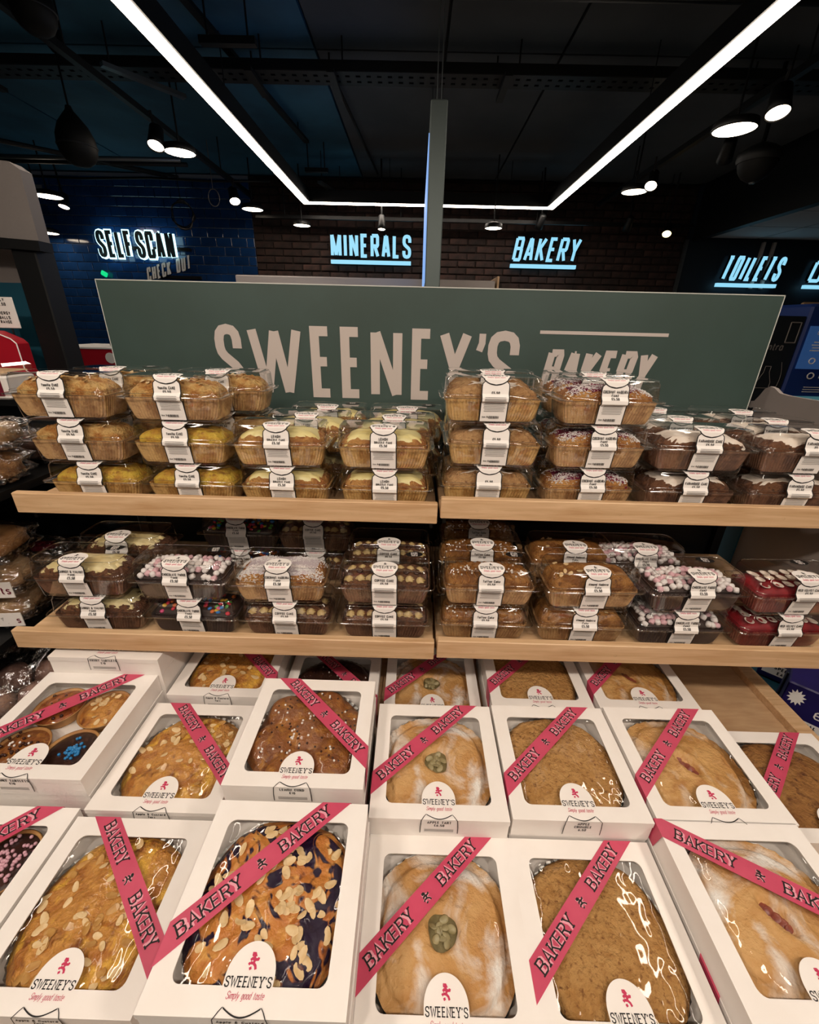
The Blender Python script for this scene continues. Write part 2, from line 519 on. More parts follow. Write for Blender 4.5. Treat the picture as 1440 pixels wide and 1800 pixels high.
mat('egg_purple', '1c1350', .45, col2='23175e', scale=8)
mat('machine_blue', '17306e', .4)
mat('machine_dark', '0b1218', .5)
glow('screen_blue', (0.02, 0.07, 0.20), 0.6)
glow('screen_teal', (0.06, 0.18, 0.20), 0.6)
glow('display_panel', (0.22, 0.42, 0.85), 1.0)
glow('sign_cyan', (0.30, 0.72, 0.95), 1.0)
glow('neon', (0.55, 0.95, 1.0), 2.2)
glow('neon_dim', (0.10, 0.28, 0.36), 0.35)
glow('led', WARM, LED_STRENGTH)
glow('lamp_lens', (1.0, .82, .62), 14.0)
glow('lamp_lens_yellow', (1.0, .72, .3), 8.0)
glow('exit_green', (0.0, 0.75, 0.25), 1.0)
mat('halo_face', '12323c', .5)
mat('letter_grey', 'f4f2f0', .6)

film('plastic', (.975, .98, .98, 1), 1.5, .05, 0.025, 0.0, 60.0, 1.5)
film('plastic_edge', (.9, .91, .91, 1), 1.5, .12, 0.22, 0.0, 60.0, 1.5)
film('window_film', (.985, .985, .98, 1), 1.5, .03, 0.0, 0.0, 26.0, 1.3)
film('wrap', (.95, .95, .94, 1), 1.55, .16, 0.17, 1.0, 34.0, 1.6)

# ------------------------------------------------------------------ the shop around the display
BACK_Y, CEIL_Z = 5.5, 2.95
struct(MB().bbox((-7, -4, -.1), (7, 6, 0)).build('floor', 'floor'))
struct(MB().bbox((-7.1, -4, 0), (-7, 6, CEIL_Z)).build('wall_left', 'navy'))
struct(MB().bbox((7, -4, 0), (7.1, 6, CEIL_Z)).build('wall_right', 'navy'))
struct(MB().bbox((-7, -4.1, 0), (7, -4, CEIL_Z)).build('wall_front', 'wall_pale'))
wall_b = struct(MB().bbox((-1.84, BACK_Y + .02, 0), (2.93, BACK_Y + .14, CEIL_Z)).build('wall_back', 'mortar'))
wall_t = struct(MB().bbox((-4.16, BACK_Y + .02, 0), (-1.84, BACK_Y + .14, CEIL_Z)).build('wall_tiled', 'grout'))
struct(MB().bbox((-7, BACK_Y, 0), (-4.16, BACK_Y + .14, CEIL_Z)).build('wall_side', 'teal'))
struct(MB().bbox((2.93, BACK_Y - .02, 0), (7, BACK_Y + .14, CEIL_Z)).build('wall_far', 'navy'))
struct(MB().bbox((2.905, BACK_Y - .035, 0), (2.935, BACK_Y + .0, 2.46)).build('trim_1', 'steel'))

# bricks of the back wall
bw, bh, gp = .195, .060, .011
bm = [MB().cham((0, 0, 0), (bw, .03, bh), .004).mesh('brick', 'brick')]
bm.append(MB().cham((0, 0, 0), (bw * .96, .036, bh * .97), .006).mesh('brick', 'brick'))
half = MB().cham((0, 0, 0), (bw / 2 - gp / 2, .03, bh), .004).mesh('brick', 'brick')
rest = MB()
nb = 0
row = 0
z = 1.30
while z < CEIL_Z - .03:
    x = -1.83 + (0 if row % 2 == 0 else (bw + gp) / 2)
    if row % 2:
        pass
    while x + bw < 2.93:
        yy = BACK_Y + .018 + RND.uniform(-.004, .004)
        if z > 1.99 and z < 2.86 and nb < 300:
            put('brick', RND.choice(bm), wall_b, (x + bw / 2, yy, z + bh / 2))
            nb += 1
        else:
            rest.cham((x + bw / 2, yy, z + bh / 2), (bw, .03, bh), .004)
        x += bw + gp
    if row % 2:
        rest.cham((-1.83 + (bw - gp) / 4, BACK_Y + .018, z + bh / 2), ((bw - gp) / 2, .03, bh), .004)
    wl = 2.925 - x
    if wl > .02:
        rest.cham((x + wl / 2, BACK_Y + .018, z + bh / 2), (wl, .03, bh), .004)
    z += bh + gp
    row += 1
o = rest.build('brickwork', 'brick', wall_b)
o['kind'] = 'stuff'
# glazed tiles of the wall behind the tills
tw, th, tg = .166, .083, .006
tm = MB().cham((0, 0, 0), (tw, .016, th), .003).mesh('tile', 'tile_blue')
thm = MB().cham((0, 0, 0), (tw / 2 - tg / 2, .016, th), .003).mesh('tile', 'tile_blue')
rest = MB()
nt_ = 0
z, row = 1.05, 0
while z < CEIL_Z - .09:
    x = -4.155 - (0 if row % 2 == 0 else (tw + tg) / 2)
    while x + tw < -1.83:
        if x < -4.156:
            put('tile', thm, wall_t, (-4.155 + tw / 4, BACK_Y + .014, z + th / 2)) if 1.2 < z < 2.6 else None
        else:
            vis = 1.2 < z < 2.62 and (z > 1.95 or x < -3.2)
            if vis and nt_ < 280:
                put('tile', tm, wall_t, (x + tw / 2, BACK_Y + .014, z + th / 2))
                nt_ += 1
            else:
                rest.cham((x + tw / 2, BACK_Y + .014, z + th / 2), (tw, .016, th), .003)
        x += tw + tg
    if x < -1.84 - .02:
        wl = -1.842 - x
        rest.cham((x + wl / 2, BACK_Y + .014, z + th / 2), (wl, .016, th), .003)
    z += th + tg
    row += 1
o = rest.build('tiling', 'tile_blue', wall_t)
o['kind'] = 'stuff'

# ceiling of flat panels with open joints
ceil = struct(MB().bbox((-7, -4, CEIL_Z + .04), (7, 6, CEIL_Z + .1)).build('ceiling', 'black_metal'))
xs = [-7, -4.4, -2.9, -1.35, -.62, .12, .78, 1.5, 2.98]
for i in range(len(xs) - 1):
    ys = [-4, -1, 1.2, 3.25, BACK_Y + .1]
    for j in range(len(ys) - 1):
        MB().bbox((xs[i] + .008, ys[j] + .008, CEIL_Z + .012), (xs[i + 1] - .008, ys[j + 1] - .008, CEIL_Z + .039)).build(
            'ceiling_panel', 'ceiling_blue_glow' if xs[i] < -1.3 else 'ceiling_paint', ceil)
# lowered ceiling on the right and the bulkhead in front of it
struct(MB().bbox((2.97, -4, 2.45), (3.05, BACK_Y - .02, CEIL_Z + .03)).build('trim_2', 'dark_metal'))
low = struct(MB().bbox((3.05, -4, 2.50), (7, BACK_Y - .02, 2.54)).build('ceiling_lowered', 'grout'))
ctile = MB().bbox((-.292, -.292, 0), (.292, .292, .02)).mesh('ceiling_tile', 'lowered_tile')
for i in range(5):
    for j in range(6):
        put('ceiling_tile', ctile, low, (3.36 + i * .6, BACK_Y - .34 - j * .6, 2.478))

# perforated cable tray across the ceiling
def cable_tray(Y, Z, x0, x1, label, holes=True):
    t = thing('cable_tray', label, 'cable tray', (0, Y, Z))
    m = MB()
    m.bbox((x0, -.004, 0), (x1, .0, .045))
    m.bbox((x0, .156, 0), (x1, .16, .045))
    m.build('rail', 'dark_metal', t)
    m = MB()
    n = int((x1 - x0) / .06)
    for i in range(n):
        xa = x0 + i * .06
        m.bbox((xa, 0, -.002), (xa + .035, .156, .001))
        m.bbox((xa + .035, 0, -.002), (xa + .06, .04, .001))
        m.bbox((xa + .035, .06, -.002), (xa + .06, .10, .001))
        m.bbox((xa + .035, .12, -.002), (xa + .06, .156, .001))
    m.build('perforated_base', 'dark_metal', t)
    for X in (-2.6, -1.0, -.55, .42, 1.9):
        if x0 < X < x1:
            MB().tube([(X, .16, 0), (X, .16, CEIL_Z - Z + .02)], .005, 6).build('hanger_rod', 'dark_metal', t)
            MB().tube([(X + .1, .0, 0), (X + .1, 0, CEIL_Z - Z + .02)], .005, 6).build('hanger_rod', 'dark_metal', t)
            MB().bbox((X + .02, -.06, -.03), (X + .06, .25, -.01)).build('support_channel', 'dark_metal', t)
    return t
cable_tray(3.12, 2.82, -4.2, 2.9, 'long perforated dark cable tray crossing the ceiling above the lights')
def pipe(path, r, label, mt='dark_metal', cat='pipe', name='conduit_pipe'):
    return tag(MB().tube(path, r, 8).build(name, mt, smooth=True), label, cat)
pipe([(-3.6, 2.55, 2.84), (2.9, 2.55, 2.84)], .016, 'dark conduit crossing the ceiling at the very top of the picture')
pipe([(-.56, 3.4, 2.93), (-.44, 5.3, 2.93)], .010, 'thin dark conduit running along ceiling left of hanging screen')
pipe([(-3.9, 3.2, 2.72), (-2.2, 4.7, 2.72)], .012, 'thin black cable conduit slanting over the pendant speaker')
pipe([(-4.0, 3.1, 2.72), (-2.3, 4.7, 2.72)], .012, 'second black conduit beside the one slanting over the speaker')
for i, (Yp, lb) in enumerate(((4.25, 'pale bluish service pipe hanging level under left ceiling'), (4.36, 'dark service pipe hanging behind the pale bluish one'))):
    pipe([(-3.9, Yp, 2.72), (-1.95, Yp, 2.72)], .016, lb, 'steel' if i == 0 else 'dark_metal')
pipe([(-3.7, 4.75, 2.72), (-3.1, 4.72, 2.70), (-2.5, 4.78, 2.73), (-1.9, 4.72, 2.70), (-1.4, 4.8, 2.73)], .010, 'sagging black cable strung below the left ceiling', 'black_metal', 'cable', 'ceiling_cable')
# bracket hanging on the ceiling, and slotted channels
def hung_bracket(x, y, z, w, label):
    t = thing('hung_bracket', label, 'bracket', (x, y, z))
    MB().bbox((-w / 2, -.02, 0), (w / 2, .02, .03)).build('channel', 'dark_metal', t)
    for s in (-1, 1):
        MB().tube([(s * w * .36, 0, .03), (s * w * .36, 0, CEIL_Z - z + .02)], .005, 6).build('rod', 'dark_metal', t)
hung_bracket(-.98, 2.86, 2.8, .28, 'short dark channel hung on two rods left of centre')
hung_bracket(-.92, 4.6, 2.75, .2, 'short dark channel hung on two rods near brick wall')
def slotted(x0, y0, x1, y1, z, label):
    t = thing('slotted_channel', label, 'channel', (0, 0, 0))
    d = Vector((x1 - x0, y1 - y0, 0))
    L = d.length
    rot = Matrix.Rotation(math.atan2(d.y, d.x), 3, 'Z')
    MB().box(((x0 + x1) / 2, (y0 + y1) / 2, z), (L, .04, .02), rot).build('channel', 'steel' if z < 2.8 else 'dark_metal', t)
    for k in (0.1, 0.9):
        MB().tube([(x0 + d.x * k, y0 + d.y * k, z), (x0 + d.x * k, y0 + d.y * k, CEIL_Z + .02)], .004, 6).build('rod', 'dark_metal', t)
slotted(-.93, 4.75, -.80, 5.25, 2.72, 'pale slotted channel near the brick wall top')
slotted(-1.72, 3.0, -1.45, 3.35, 2.78, 'dark slotted channel left of the left light line')
slotted(-1.14, 2.5, -.95, 4.4, 2.90, 'long dim slotted channel just inside the left light line')

# ------------------------------------------------------------------ lights of the room
def linear_light():
    t = thing('linear_light', 'long white linear ceiling light bent into a frame over the display', 'ceiling light', (0, 0, 2.6))
    XL, XR, YB, YF, w = -1.11, 1.255, 4.95, -2.2, .062
    for a, b in (((XL, YF), (XL, YB)), ((XR, YF), (XR, YB)), ((XL, YB), (XR, YB)), ((XL, YF), (XR, YF))):
        hw = w / 2 + .012
        lo = (min(a[0], b[0]) - hw, min(a[1], b[1]) - hw)
        hi = (max(a[0], b[0]) + hw, max(a[1], b[1]) + hw)
        MB().bbox((lo[0], lo[1], .004), (hi[0], hi[1], .10)).build('housing', 'black_metal', t)
        hw = w / 2
        lo = (min(a[0], b[0]) - hw, min(a[1], b[1]) - hw)
        hi = (max(a[0], b[0]) + hw, max(a[1], b[1]) + hw)
        if a[1] == b[1]:
            lo = (lo[0] + w, lo[1])
            hi = (hi[0] - w, hi[1])
        MB().bbox((lo[0], lo[1], -.002), (hi[0], hi[1], .006)).build('diffuser', 'led', t)
    for (x, y) in ((XL, 1.0), (XL, 3.1), (XR, 1.0), (XR, 3.1), (-.3, YB), (.85, YB)):
        MB().tube([(x, y, .1), (x, y, CEIL_Z - 2.6 + .02)], .003, 6).build('suspension_wire', 'dark_metal', t)
linear_light()

def lamp(name, loc, aim, watts, angle, parent, size=.05, blend=.6):
    d = bpy.data.lights.new(name, 'SPOT')
    d.energy = watts
    d.color = WARM
    d.spot_size = math.radians(angle)
    d.spot_blend = blend
    d.shadow_soft_size = size
    o = bpy.data.objects.new(name, d)
    COL.objects.link(o)
    o.location = loc
    v = Vector(aim) - Vector(loc)
    o.rotation_euler = v.to_track_quat('-Z', 'Y').to_euler()
    return o
def spotlight(x, y, z, aim, label, watts=0.0, lens='lamp_lens', r=.05, L=.13, group=None, angle=70):
    t = thing('track_spotlight', label, 'spotlight', (x, y, z), 0, group)
    d = (Vector(aim) - Vector((x, y, z))).normalized()
    rot = d.to_track_quat('Z', 'Y').to_matrix()
    MB().lathe([(r * .55, -L), (r * .8, -L + .01), (r * .9, -L * .3), (r, 0), (r * .93, 0), (r * .9, -.012)], 24, rot=rot, cap1=False).build('body', 'black_metal', t, True)
    MB().lathe([(0.0005, -.008), (r * .9, -.008)], 24, rot=rot, cap0=False, cap1=False).build('lens', lens, t)
    q = rot @ Vector((0, 0, -L * .6))
    top = (2.73 if min(abs(x + 1.74), abs(x - 1.83)) < .15 and y > .2 else CEIL_Z + .02) - z
    MB().tube([q, (q.x, q.y, q.z + .03), (0, 0, max(top, q.z + .05))], .009, 8).build('bracket', 'black_metal', t)
    if watts:
        lo = Vector((x, y, z)) + d * .012
        lamp('spot_beam', lo, aim, watts, angle, t)
    return t
def downlight(x, y, z, label, r=.1):
    t = thing('disc_downlight', label, 'downlight', (x, y, z))
    MB().lathe([(r * .5, .05), (r, .035), (r * 1.06, .005), (r * 1.04, 0), (r * .98, 0)], 32, cap1=False).build('rim', 'black_metal', t, True)
    MB().lathe([(.0005, .003), (r * .98, .003)], 32, cap0=False, cap1=False).build('diffuser', 'lamp_lens', t)
    MB().tube([(0, 0, .045), (0, 0, CEIL_Z - z + .02)], .006, 6).build('stem', 'black_metal', t)
def track(x, y0, y1, label, z=2.70):
    t = thing('lighting_track', label, 'track', (x, y0, z))
    MB().bbox((-.018, 0, 0), (.018, y1 - y0, .035)).build('rail', 'black_metal', t)
    n = 3
    for k in range(n):
        yy = (y1 - y0) * (.15 + .7 * k / (n - 1))
        MB().tube([(0, yy, .035), (0, yy, CEIL_Z - z + .02)], .005, 6).build('hanger_rod', 'dark_metal', t)
track(-1.74, .2, 5.3, 'black lighting track left of the linear light')
track(1.83, .2, 5.3, 'black lighting track right of the linear light')
t = thing('lighting_track', 'black lighting track running along the top of the brick wall', 'track', (-1.7, 5.22, 2.52))
MB().bbox((0, -.018, 0), (4.5, .018, .03)).build('rail', 'black_metal', t)
for X in (.3, 1.5, 2.9, 4.2):
    MB().tube([(X, 0, .03), (X, 0, CEIL_Z - 2.5)], .005, 6).build('hanger_rod', 'dark_metal', t)

spotlight(-1.70, 3.39, 2.55, (-1.65, 2.6, 1.0), 'black cylinder spotlight under left track beside the speaker', 4)
downlight(-1.60, 3.50, 2.55, 'glowing round downlight beside the left track spotlight', .095)
downlight(-3.44, 4.70, 2.55, 'glowing round downlight high left above the tile wall', .115)
spotlight(-3.60, 5.10, 2.55, (-3.6, 4.6, 1.2), 'small lit spotlight right of the high left round downlight', 4)
downlight(-3.98, 5.28, 2.35, 'lowest glowing round downlight at far left by grey header', .105)
spotlight(-1.72, 4.73, 2.55, (-1.3, 4.0, 1.2), 'small lit spotlight just above the round downlight by brick corner', 2)
downlight(-1.66, 5.02, 2.55, 'glowing round downlight at left corner of the brick wall', .1)
downlight(-1.215, 5.16, 2.45, 'glowing round downlight left of the minerals sign', .085)
spotlight(-.38, 4.98, 2.40, (-.38, 4.7, 1.0), 'small lit spotlight above the minerals sign', 1.2, r=.04)
downlight(.70, 4.80, 2.40, 'glowing round downlight left of the bakery wall sign', .08)
spotlight(1.77, 2.77, 2.55, (1.6, 2.2, 1.0), 'lit spotlight nearest the right edge under right track', 6, r=.055)
downlight(1.69, 2.97, 2.55, 'largest glowing round downlight at right by the dome camera', .105)
downlight(1.70, 4.15, 2.55, 'glowing round downlight at right near the brick wall', .095)
spotlight(1.75, 3.99, 2.55, (1.3, 3.2, 1.4), 'small lit spotlight beside the round downlight right of centre', 4, r=.045)
spotlight(2.53, 5.17, 2.45, (2.0, 4.2, 1.2), 'small yellowish spotlight on brick wall near the right corner', 2, 'lamp_lens_yellow', .045)
spotlight(1.95, 3.45, 2.56, (2.3, 4.2, 1.9), 'unlit black spotlight hanging between the two right downlights', 0, 'steel', .045)
spotlight(1.2, 5.12, 2.47, (1.1, 5.49, 2.0), 'unlit black spotlight above the bakery wall sign', 0, 'dark_metal', .04)
spotlight(2.1, 5.15, 2.47, (2.1, 5.49, 2.0), 'unlit black spotlight right of the bakery wall sign', 0, 'dark_metal', .04)
# unseen spotlights added to light the display fronts, placed by the deck's shadow edge
GS = 'added spotlights behind the viewer'
for (x, y, ax, ay, az) in ((-1.3, -.40, -.7, .9, 1.0), (-.45, -.45, -.25, .9, 1.0), (.45, -.45, .3, .9, 1.0), (1.4, -.40, .8, .9, 1.0)):
    spotlight(x, y, 2.55, (ax, ay, az), 'added black spotlight unseen behind the viewer, %s, aimed at the cakes' % ('far left' if x < -1 else 'near left' if x < 0 else 'near right' if x < 1 else 'far right'), SPOT_WATTS, group=GS, angle=100)

# ------------------------------------------------------------------ lettering on the walls
def wall_letters(txt, x0, x1, z0, z1, Y, label, slant=0.0, bar=True, mt='sign_cyan', wt=.034, cat='sign'):
    t = thing('illuminated_sign', label, cat, ((x0 + x1) / 2, Y, z0))
    h = z1 - z0 - (.06 if bar else 0)
    base = .06 if bar else 0
    g = .11
    fix = len(txt) * wt + (len(txt) - 1) * g * h
    w1 = text_width(txt, h, wt, 1.0, g, BLOCK)
    k = ((x1 - x0) - slant * h - fix) / max(w1 - fix, 1e-6)
    x = -(x1 - x0) / 2
    for ch in txt:
        m = MB()
        text(m, ch, wall_map(0, 0, base), h, wt, x, 0, k, g, slant, 'l', depth=Vector((0, .04, 0)), glyphs=BLOCK)
        m.build('letter', [mt, 'black_metal'], t)
        x += text_width(ch, h, wt, k, g, BLOCK) + g * h
    if bar:
        MB().bbox((-(x1 - x0) / 2 - .005, 0, 0), ((x1 - x0) / 2 - slant * h * .8, .04, .036)).build('underline', mt, t)
    m = MB()
    for s in (-.3, .3):
        m.bbox(((x1 - x0) * s - .01, .04, base + h * .3), ((x1 - x0) * s + .01, BACK_Y - Y + .01, base + h * .3 + .02))
    m.build('mount', 'black_metal', t)
    return t
wall_letters('MINERALS', -.975, -.09, 2.15, 2.436, 5.42, 'glowing pale blue MINERALS lettering on the brick wall')
wall_letters('BAKERY', 1.02, 1.765, 2.15, 2.443, 5.42, 'glowing pale blue BAKERY lettering on the brick wall', .14, wt=.032)
wall_letters('TOILETS', 3.33, 4.02, 2.01, 2.31, 5.40, 'glowing pale blue TOILETS lettering on the dark right wall', .2, wt=.035)
wall_letters('DAIRY'[:2], 4.30, 4.62, 2.01, 2.28, 5.40, 'glowing sign cut off by the right picture edge', .14)
# pale posts crossing behind the toilets sign
for i, X in enumerate((3.745, 3.86)):
    tag(MB().cham((0, 0, .225), (.032, .03, .45), .003).build('wall_batten', 'grey_light', loc=(X, 5.462, 2.0)), ('left' if i == 0 else 'right') + ' of two pale battens behind the toilets sign', 'batten')
# neon tube sign
t = thing('neon_sign', 'white neon outline SELF SCAN sign on blue tiles', 'neon sign', (-3.56, 5.40, 2.14))
x = 0.0
for ch in 'SELF SCAN':
    if ch == ' ':
        x += .03
        continue
    h_, k_ = .285, .42
    m = MB()
    text(m, ch, wall_map(0, .012, 0), h_, .064, x, 0, k_, .0, .0, 'l', depth=Vector((0, .02, 0)), glyphs=BLOCK)
    m.build('neon_tube', ['neon', 'neon'], t)
    m = MB()
    text(m, ch, wall_map(0, 0, .014), h_ - .028, .036, x + .014, 0, k_ * (h_ - .064) / (h_ - .064), .0, .0, 'l', depth=Vector((0, .010, 0)), glyphs=BLOCK)
    m.build('dark_face', ['halo_face', 'halo_face'], t)
    x += text_width(ch, h_, .064, k_, 0, BLOCK) - .006
MB().bbox((.1, .034, .1), (1.0, .11, .13)).build('mount', 'black_metal', t)
t = thing('lettering', 'pale grey CHECK OUT lettering slanting below the neon sign', 'lettering', (-3.09, 5.44, 1.925))
ux = Vector((math.cos(.26), 0, math.sin(.26)))
uz = Vector((.1, 0, 1))
x = 0
for ch in 'CHECK OUT':
    if ch != ' ':
        m = MB()
        text(m, ch, wall_map(0, 0, 0, ux, uz), .14, .022, x, 0, .44, .1, 0, 'l', depth=Vector((0, .02, 0)), glyphs=BLOCK)
        m.build('letter', ['letter_grey', 'black_metal'], t)
    x += text_width(ch, .14, .022, .44, .1, BLOCK) + .0135
MB().bbox((.05, .02, .04), (.6, .07, .07)).build('mount', 'black_metal', t)
o = MB().cham((0, 0, 0), (.07, .02, .05), .008, Matrix.Rotation(.5, 3, 'Y')).build('exit_lamp', 'exit_green', loc=(-3.585, 5.46, 1.997))
tag(o, 'small green exit lamp on the blue tiles left of the big sign', 'lamp')

# pendant speakers and dome camera
def pendant(x, y, z, label, tilt=0.0, s=1.0, ring=True):
    t = thing('pendant_speaker', label, 'speaker', (x, y, z))
    prof = [(.001, -.13), (.05, -.125), (.085, -.1), (.108, -.06), (.115, -.02), (.11, .03), (.085, .09), (.05, .135), (.024, .165), (.016, .19), (.001, .195)]
    MB().lathe([(a * s, b * s) for a, b in prof], 28).build('body', 'pendant_black', t, True)
    if ring:
        MB().lathe([(.114 * s, -.027 * s), (.118 * s, -.024 * s), (.118 * s, -.018 * s), (.114 * s, -.015 * s)], 28, cap0=False, cap1=False).build('band', 'dark_metal', t, True)
    MB().tube([(0, 0, .19 * s), (.0, 0, CEIL_Z - z - .08)], .005, 6).build('cable', 'pendant_black', t)
    MB().lathe([(.012, -.09), (.045, -.05), (.05, .0)], 20, (0, 0, CEIL_Z - z + .011)).build('ceiling_rose', 'pendant_black', t, True)
pendant(-2.03, 3.12, 2.48, 'black teardrop pendant speaker hanging at the upper left', s=.88)
pendant(-1.60, 2.38, 2.70, 'dim black round pendant at the top left behind the track', s=.70)
t = thing('dome_camera', 'black dome security camera hanging at the upper right', 'camera', (2.06, 3.28, 2.50))
MB().lathe([(.11, 0), (.118, .02), (.115, .05), (.07, .08), (.02, .1)], 28, cap0=False).build('housing', 'dark_metal', t, True)
MB().lathe([(.001, -.1), (.03, -.095), (.07, -.07), (.095, -.035), (.105, 0)], 28, cap1=False).build('dome', 'pendant_black', t, True)
MB().tube([(0, 0, .09), (0, 0, CEIL_Z - 2.5 + .02)], .012, 8).build('stem', 'pendant_black', t)
MB().lathe([(.001, -.105), (.016, -.103), (.018, -.097)], 16, cap1=False).build('lens', 'steel', t, True)
# coiled cable and wire ring near the neon sign
t = thing('cable_coil', 'coil of pale cable hanging under the ceiling above the neon sign', 'cable', (-2.38, 5.05, 2.50))
for k in range(4):
    MB().tube([((.10 + .006 * k) * math.cos(a * .2618), .02 * math.sin(a + k), (.13 - .01 * k) * math.sin(a * .2618)) for a in range(24)], .005, 5, True).build('loop', 'grey_board' if k == 1 else 'dark_metal', t)
MB().tube([(0, 0, .12), (0, 0, CEIL_Z - 2.5 + .02)], .004, 5).build('tie', 'dark_metal', t)
t = thing('wire_ring', 'thin wire ring hanging from the end of the left track', 'ring', (-1.86, 4.6, 2.55))
MB().tube([(.05 * math.cos(a * .3142), 0, .065 * math.sin(a * .3142)) for a in range(20)], .004, 5, True).build('ring', 'grey_board', t)
MB().tube([(0, 0, .065), (0, 0, CEIL_Z - 2.55 + .02)], .003, 5).build('wire', 'grey_board', t)

# hanging double-sided screen seen edge on
t = thing('hanging_screen', 'tall grey display screen hanging edge on above the green sign', 'screen', (0.062, 2.2, 1.70))
MB().cham((0.002, .65, .335), (.068, 1.3, .67), .005).build('casing', 'grey_steel' if 'grey_steel' in M else 'dark_metal', t)
MB().bbox((-.036, .04, .03), (-.0325, 1.26, .575)).build('display_left', 'display_panel', t)
for y in (.1, 1.2):
    for dx in (-.006, .012):
        MB().tube([(dx, y, .665), (dx, y, CEIL_Z - 1.7 + .02)], .0025, 5).build('suspension_wire', 'steel', t)

# ------------------------------------------------------------------ the display unit
UP_Z = {'left': 1.132, 'right': 1.147}       # top of the shelf boards
LOW_Z = {'left': .832, 'right': .838}
def wooden_shelf(x0, x1, y0, y1, z, label):
    t = thing('wooden_shelf', label, 'shelf', (x0, y0, z))
    W, D = x1 - x0, y1 - y0
    MB().cham((W / 2, D / 2 + .009, -.009), (W, D - .018, .018), .0015).build('board', 'wood', t)
    MB().cham((W / 2, .009, .006), (W, .018, .052), .002).build('front_lip', 'wood', t)
    for k, u in enumerate((.085, .42, .80, .96)):
        MB().lathe([(.0005, -.0012), (.0032, -.001), (.0036, .0002)], 10, (W * u, 0, .004 - .006 * (k == 3)), Matrix.Rotation(math.pi / 2, 3, 'X'), cap1=False).build('screw', 'screw', t)
    for X in (.012, W - .012):
        MB().bbox((X - .004, .03, -.045), (X + .004, D - .0, -.0185)).build('bracket', 'black_metal', t)
    return t
wooden_shelf(-.953, .060, .92, 1.315, UP_Z['left'], 'upper left wooden shelf carrying vanilla and lemon cakes')
wooden_shelf(.067, 1.075, .92, 1.315, UP_Z['right'], 'upper right wooden shelf carrying coconut and farmhouse cakes')
wooden_shelf(-.947, .061, .79, 1.315, LOW_Z['left'], 'lower left wooden shelf carrying carrot and coffee cakes')
wooden_shelf(.068, 1.075, .79, 1.315, LOW_Z['right'], 'lower right wooden shelf carrying toffee and red velvet cakes')
DECK_Z = .60
t = thing('display_table', 'pale wooden display deck under all the white pie boxes', 'display table', (0, 0, 0))
MB().bbox((-.96, .185, DECK_Z - .025), (1.0, 1.315, DECK_Z)).build('deck', 'wood_deck', t)
MB().cham((1.022, .75, DECK_Z - .003), (.044, 1.13, .05), .003).build('side_lip', 'wood', t)
MB().cham((.02, .178, DECK_Z - .01), (1.96, .016, .06), .003).build('front_lip', 'wood', t)
MB().bbox((-.95, .2, .05), (1.03, 1.3, DECK_Z - .026)).build('cabinet', 'dark_metal', t)
t = thing('shelf_frame', 'black steel uprights and dark back panel behind the cakes', 'shelf frame', (0, 1.336, 0))
MB().bbox((-.95, .02, .55), (1.07, .035, 1.20)).build('back_panel', 'black_metal', t)
for X in (-.945, .0635, 1.07):
    MB().bbox((X - .014, -.003, .0), (X + .014, .019, 1.33 if X < .5 and X > 0 else 1.19)).build('upright', 'black_metal', t)

# the big green sign over the shelves
SY = 1.32
t = thing('bakery_sign', 'large dark green sign board above the shelves, pale capitals', 'sign', (0, 0, 0))
MB().bbox((-.895, SY, 1.21), (1.006, SY + .012, 1.644)).build('board', 'sign_green', t)
m = MB()
m.bbox((-.896, SY - .001, 1.643), (1.007, SY + .013, 1.6455))
m.bbox((1.005, SY - .001, 1.21), (1.0075, SY + .013, 1.645))
m.bbox((-.897, SY - .001, 1.21), (-.895, SY + .013, 1.645))
m.build('edge_trim', 'sign_edge', t)
LET = [('S', -.588, -.511), ('W', -.491, -.335), ('E', -.310, -.245), ('E', -.222, -.157), ('N', -.134, -.042), ('E', -.014, .051), ('Y', .066, .158), ("'", .176, .199), ('S', .207, .298)]
for ch, x0, x1 in LET:
    h, wt = .199, .0265
    k = (x1 - x0 - wt) / max(BLOCK[ch][0] * (h - wt), 1e-6) if ch != "'" else .8
    if ch == "'":
        x0, wt = x0 - .004, .019
    m = MB()
    text(m, ch, wall_map(0, SY - .0012, 1.340), h, wt, x0, 0, k, 0, 0, 'l', glyphs=BLOCK)
    m.build('letter', 'sign_letter', t)
x = .366
for ch in 'BAKERY':
    m = MB()
    text(m, ch, wall_map(0, SY - .0012, 1.372), .121, .0205, x, 0, .53, 0, .16, 'l', glyphs=BLOCK)
    m.build('letter', 'sign_letter', t)
    x += text_width(ch, .121, .0205, .53, 0, BLOCK) + .0055
MB().bbox((.351, SY - .0014, 1.533), (.716, SY + .001, 1.542)).build('rule', 'sign_letter', t)

# grey wavy end panel and neighbouring fixtures on the right
t = thing('end_panel', 'grey end panel with wavy top edge right of the shelves', 'panel', (1.125, 0, 0))
top = [(.85, 1.375), (1.20, 1.380), (1.33, 1.378), (1.365, 1.380), (1.39, 1.392), (1.41, 1.395), (1.428, 1.385), (1.442, 1.36), (1.455, 1.343), (1.47, 1.34)]
m = MB()
for (ya, za), (yb, zb) in zip(top[:-1], top[1:]):
    for X, f in ((0, 1), (.012, -1)):
        q = [(X, ya, .74), (X, yb, .74), (X, yb, zb), (X, ya, za)]
        m.quad(*(q if f < 0 else q[::-1]))
    m.quad((0, ya, za), (0, yb, zb), (.012, yb, zb), (.012, ya, za))
m.quad((0, .85, .74), (.012, .85, .74), (.012, .85, 1.375), (0, .85, 1.375))
m.quad((0, 1.47, .74), (0, 1.47, 1.34), (.012, 1.47, 1.34), (.012, 1.47, .74))
m.build('sheet', 'grey_panel', t)
MB().bbox((-.006, 1.31, .80), (-.001, 1.452, 1.06)).build('teal_strip', 'teal_dark', t)
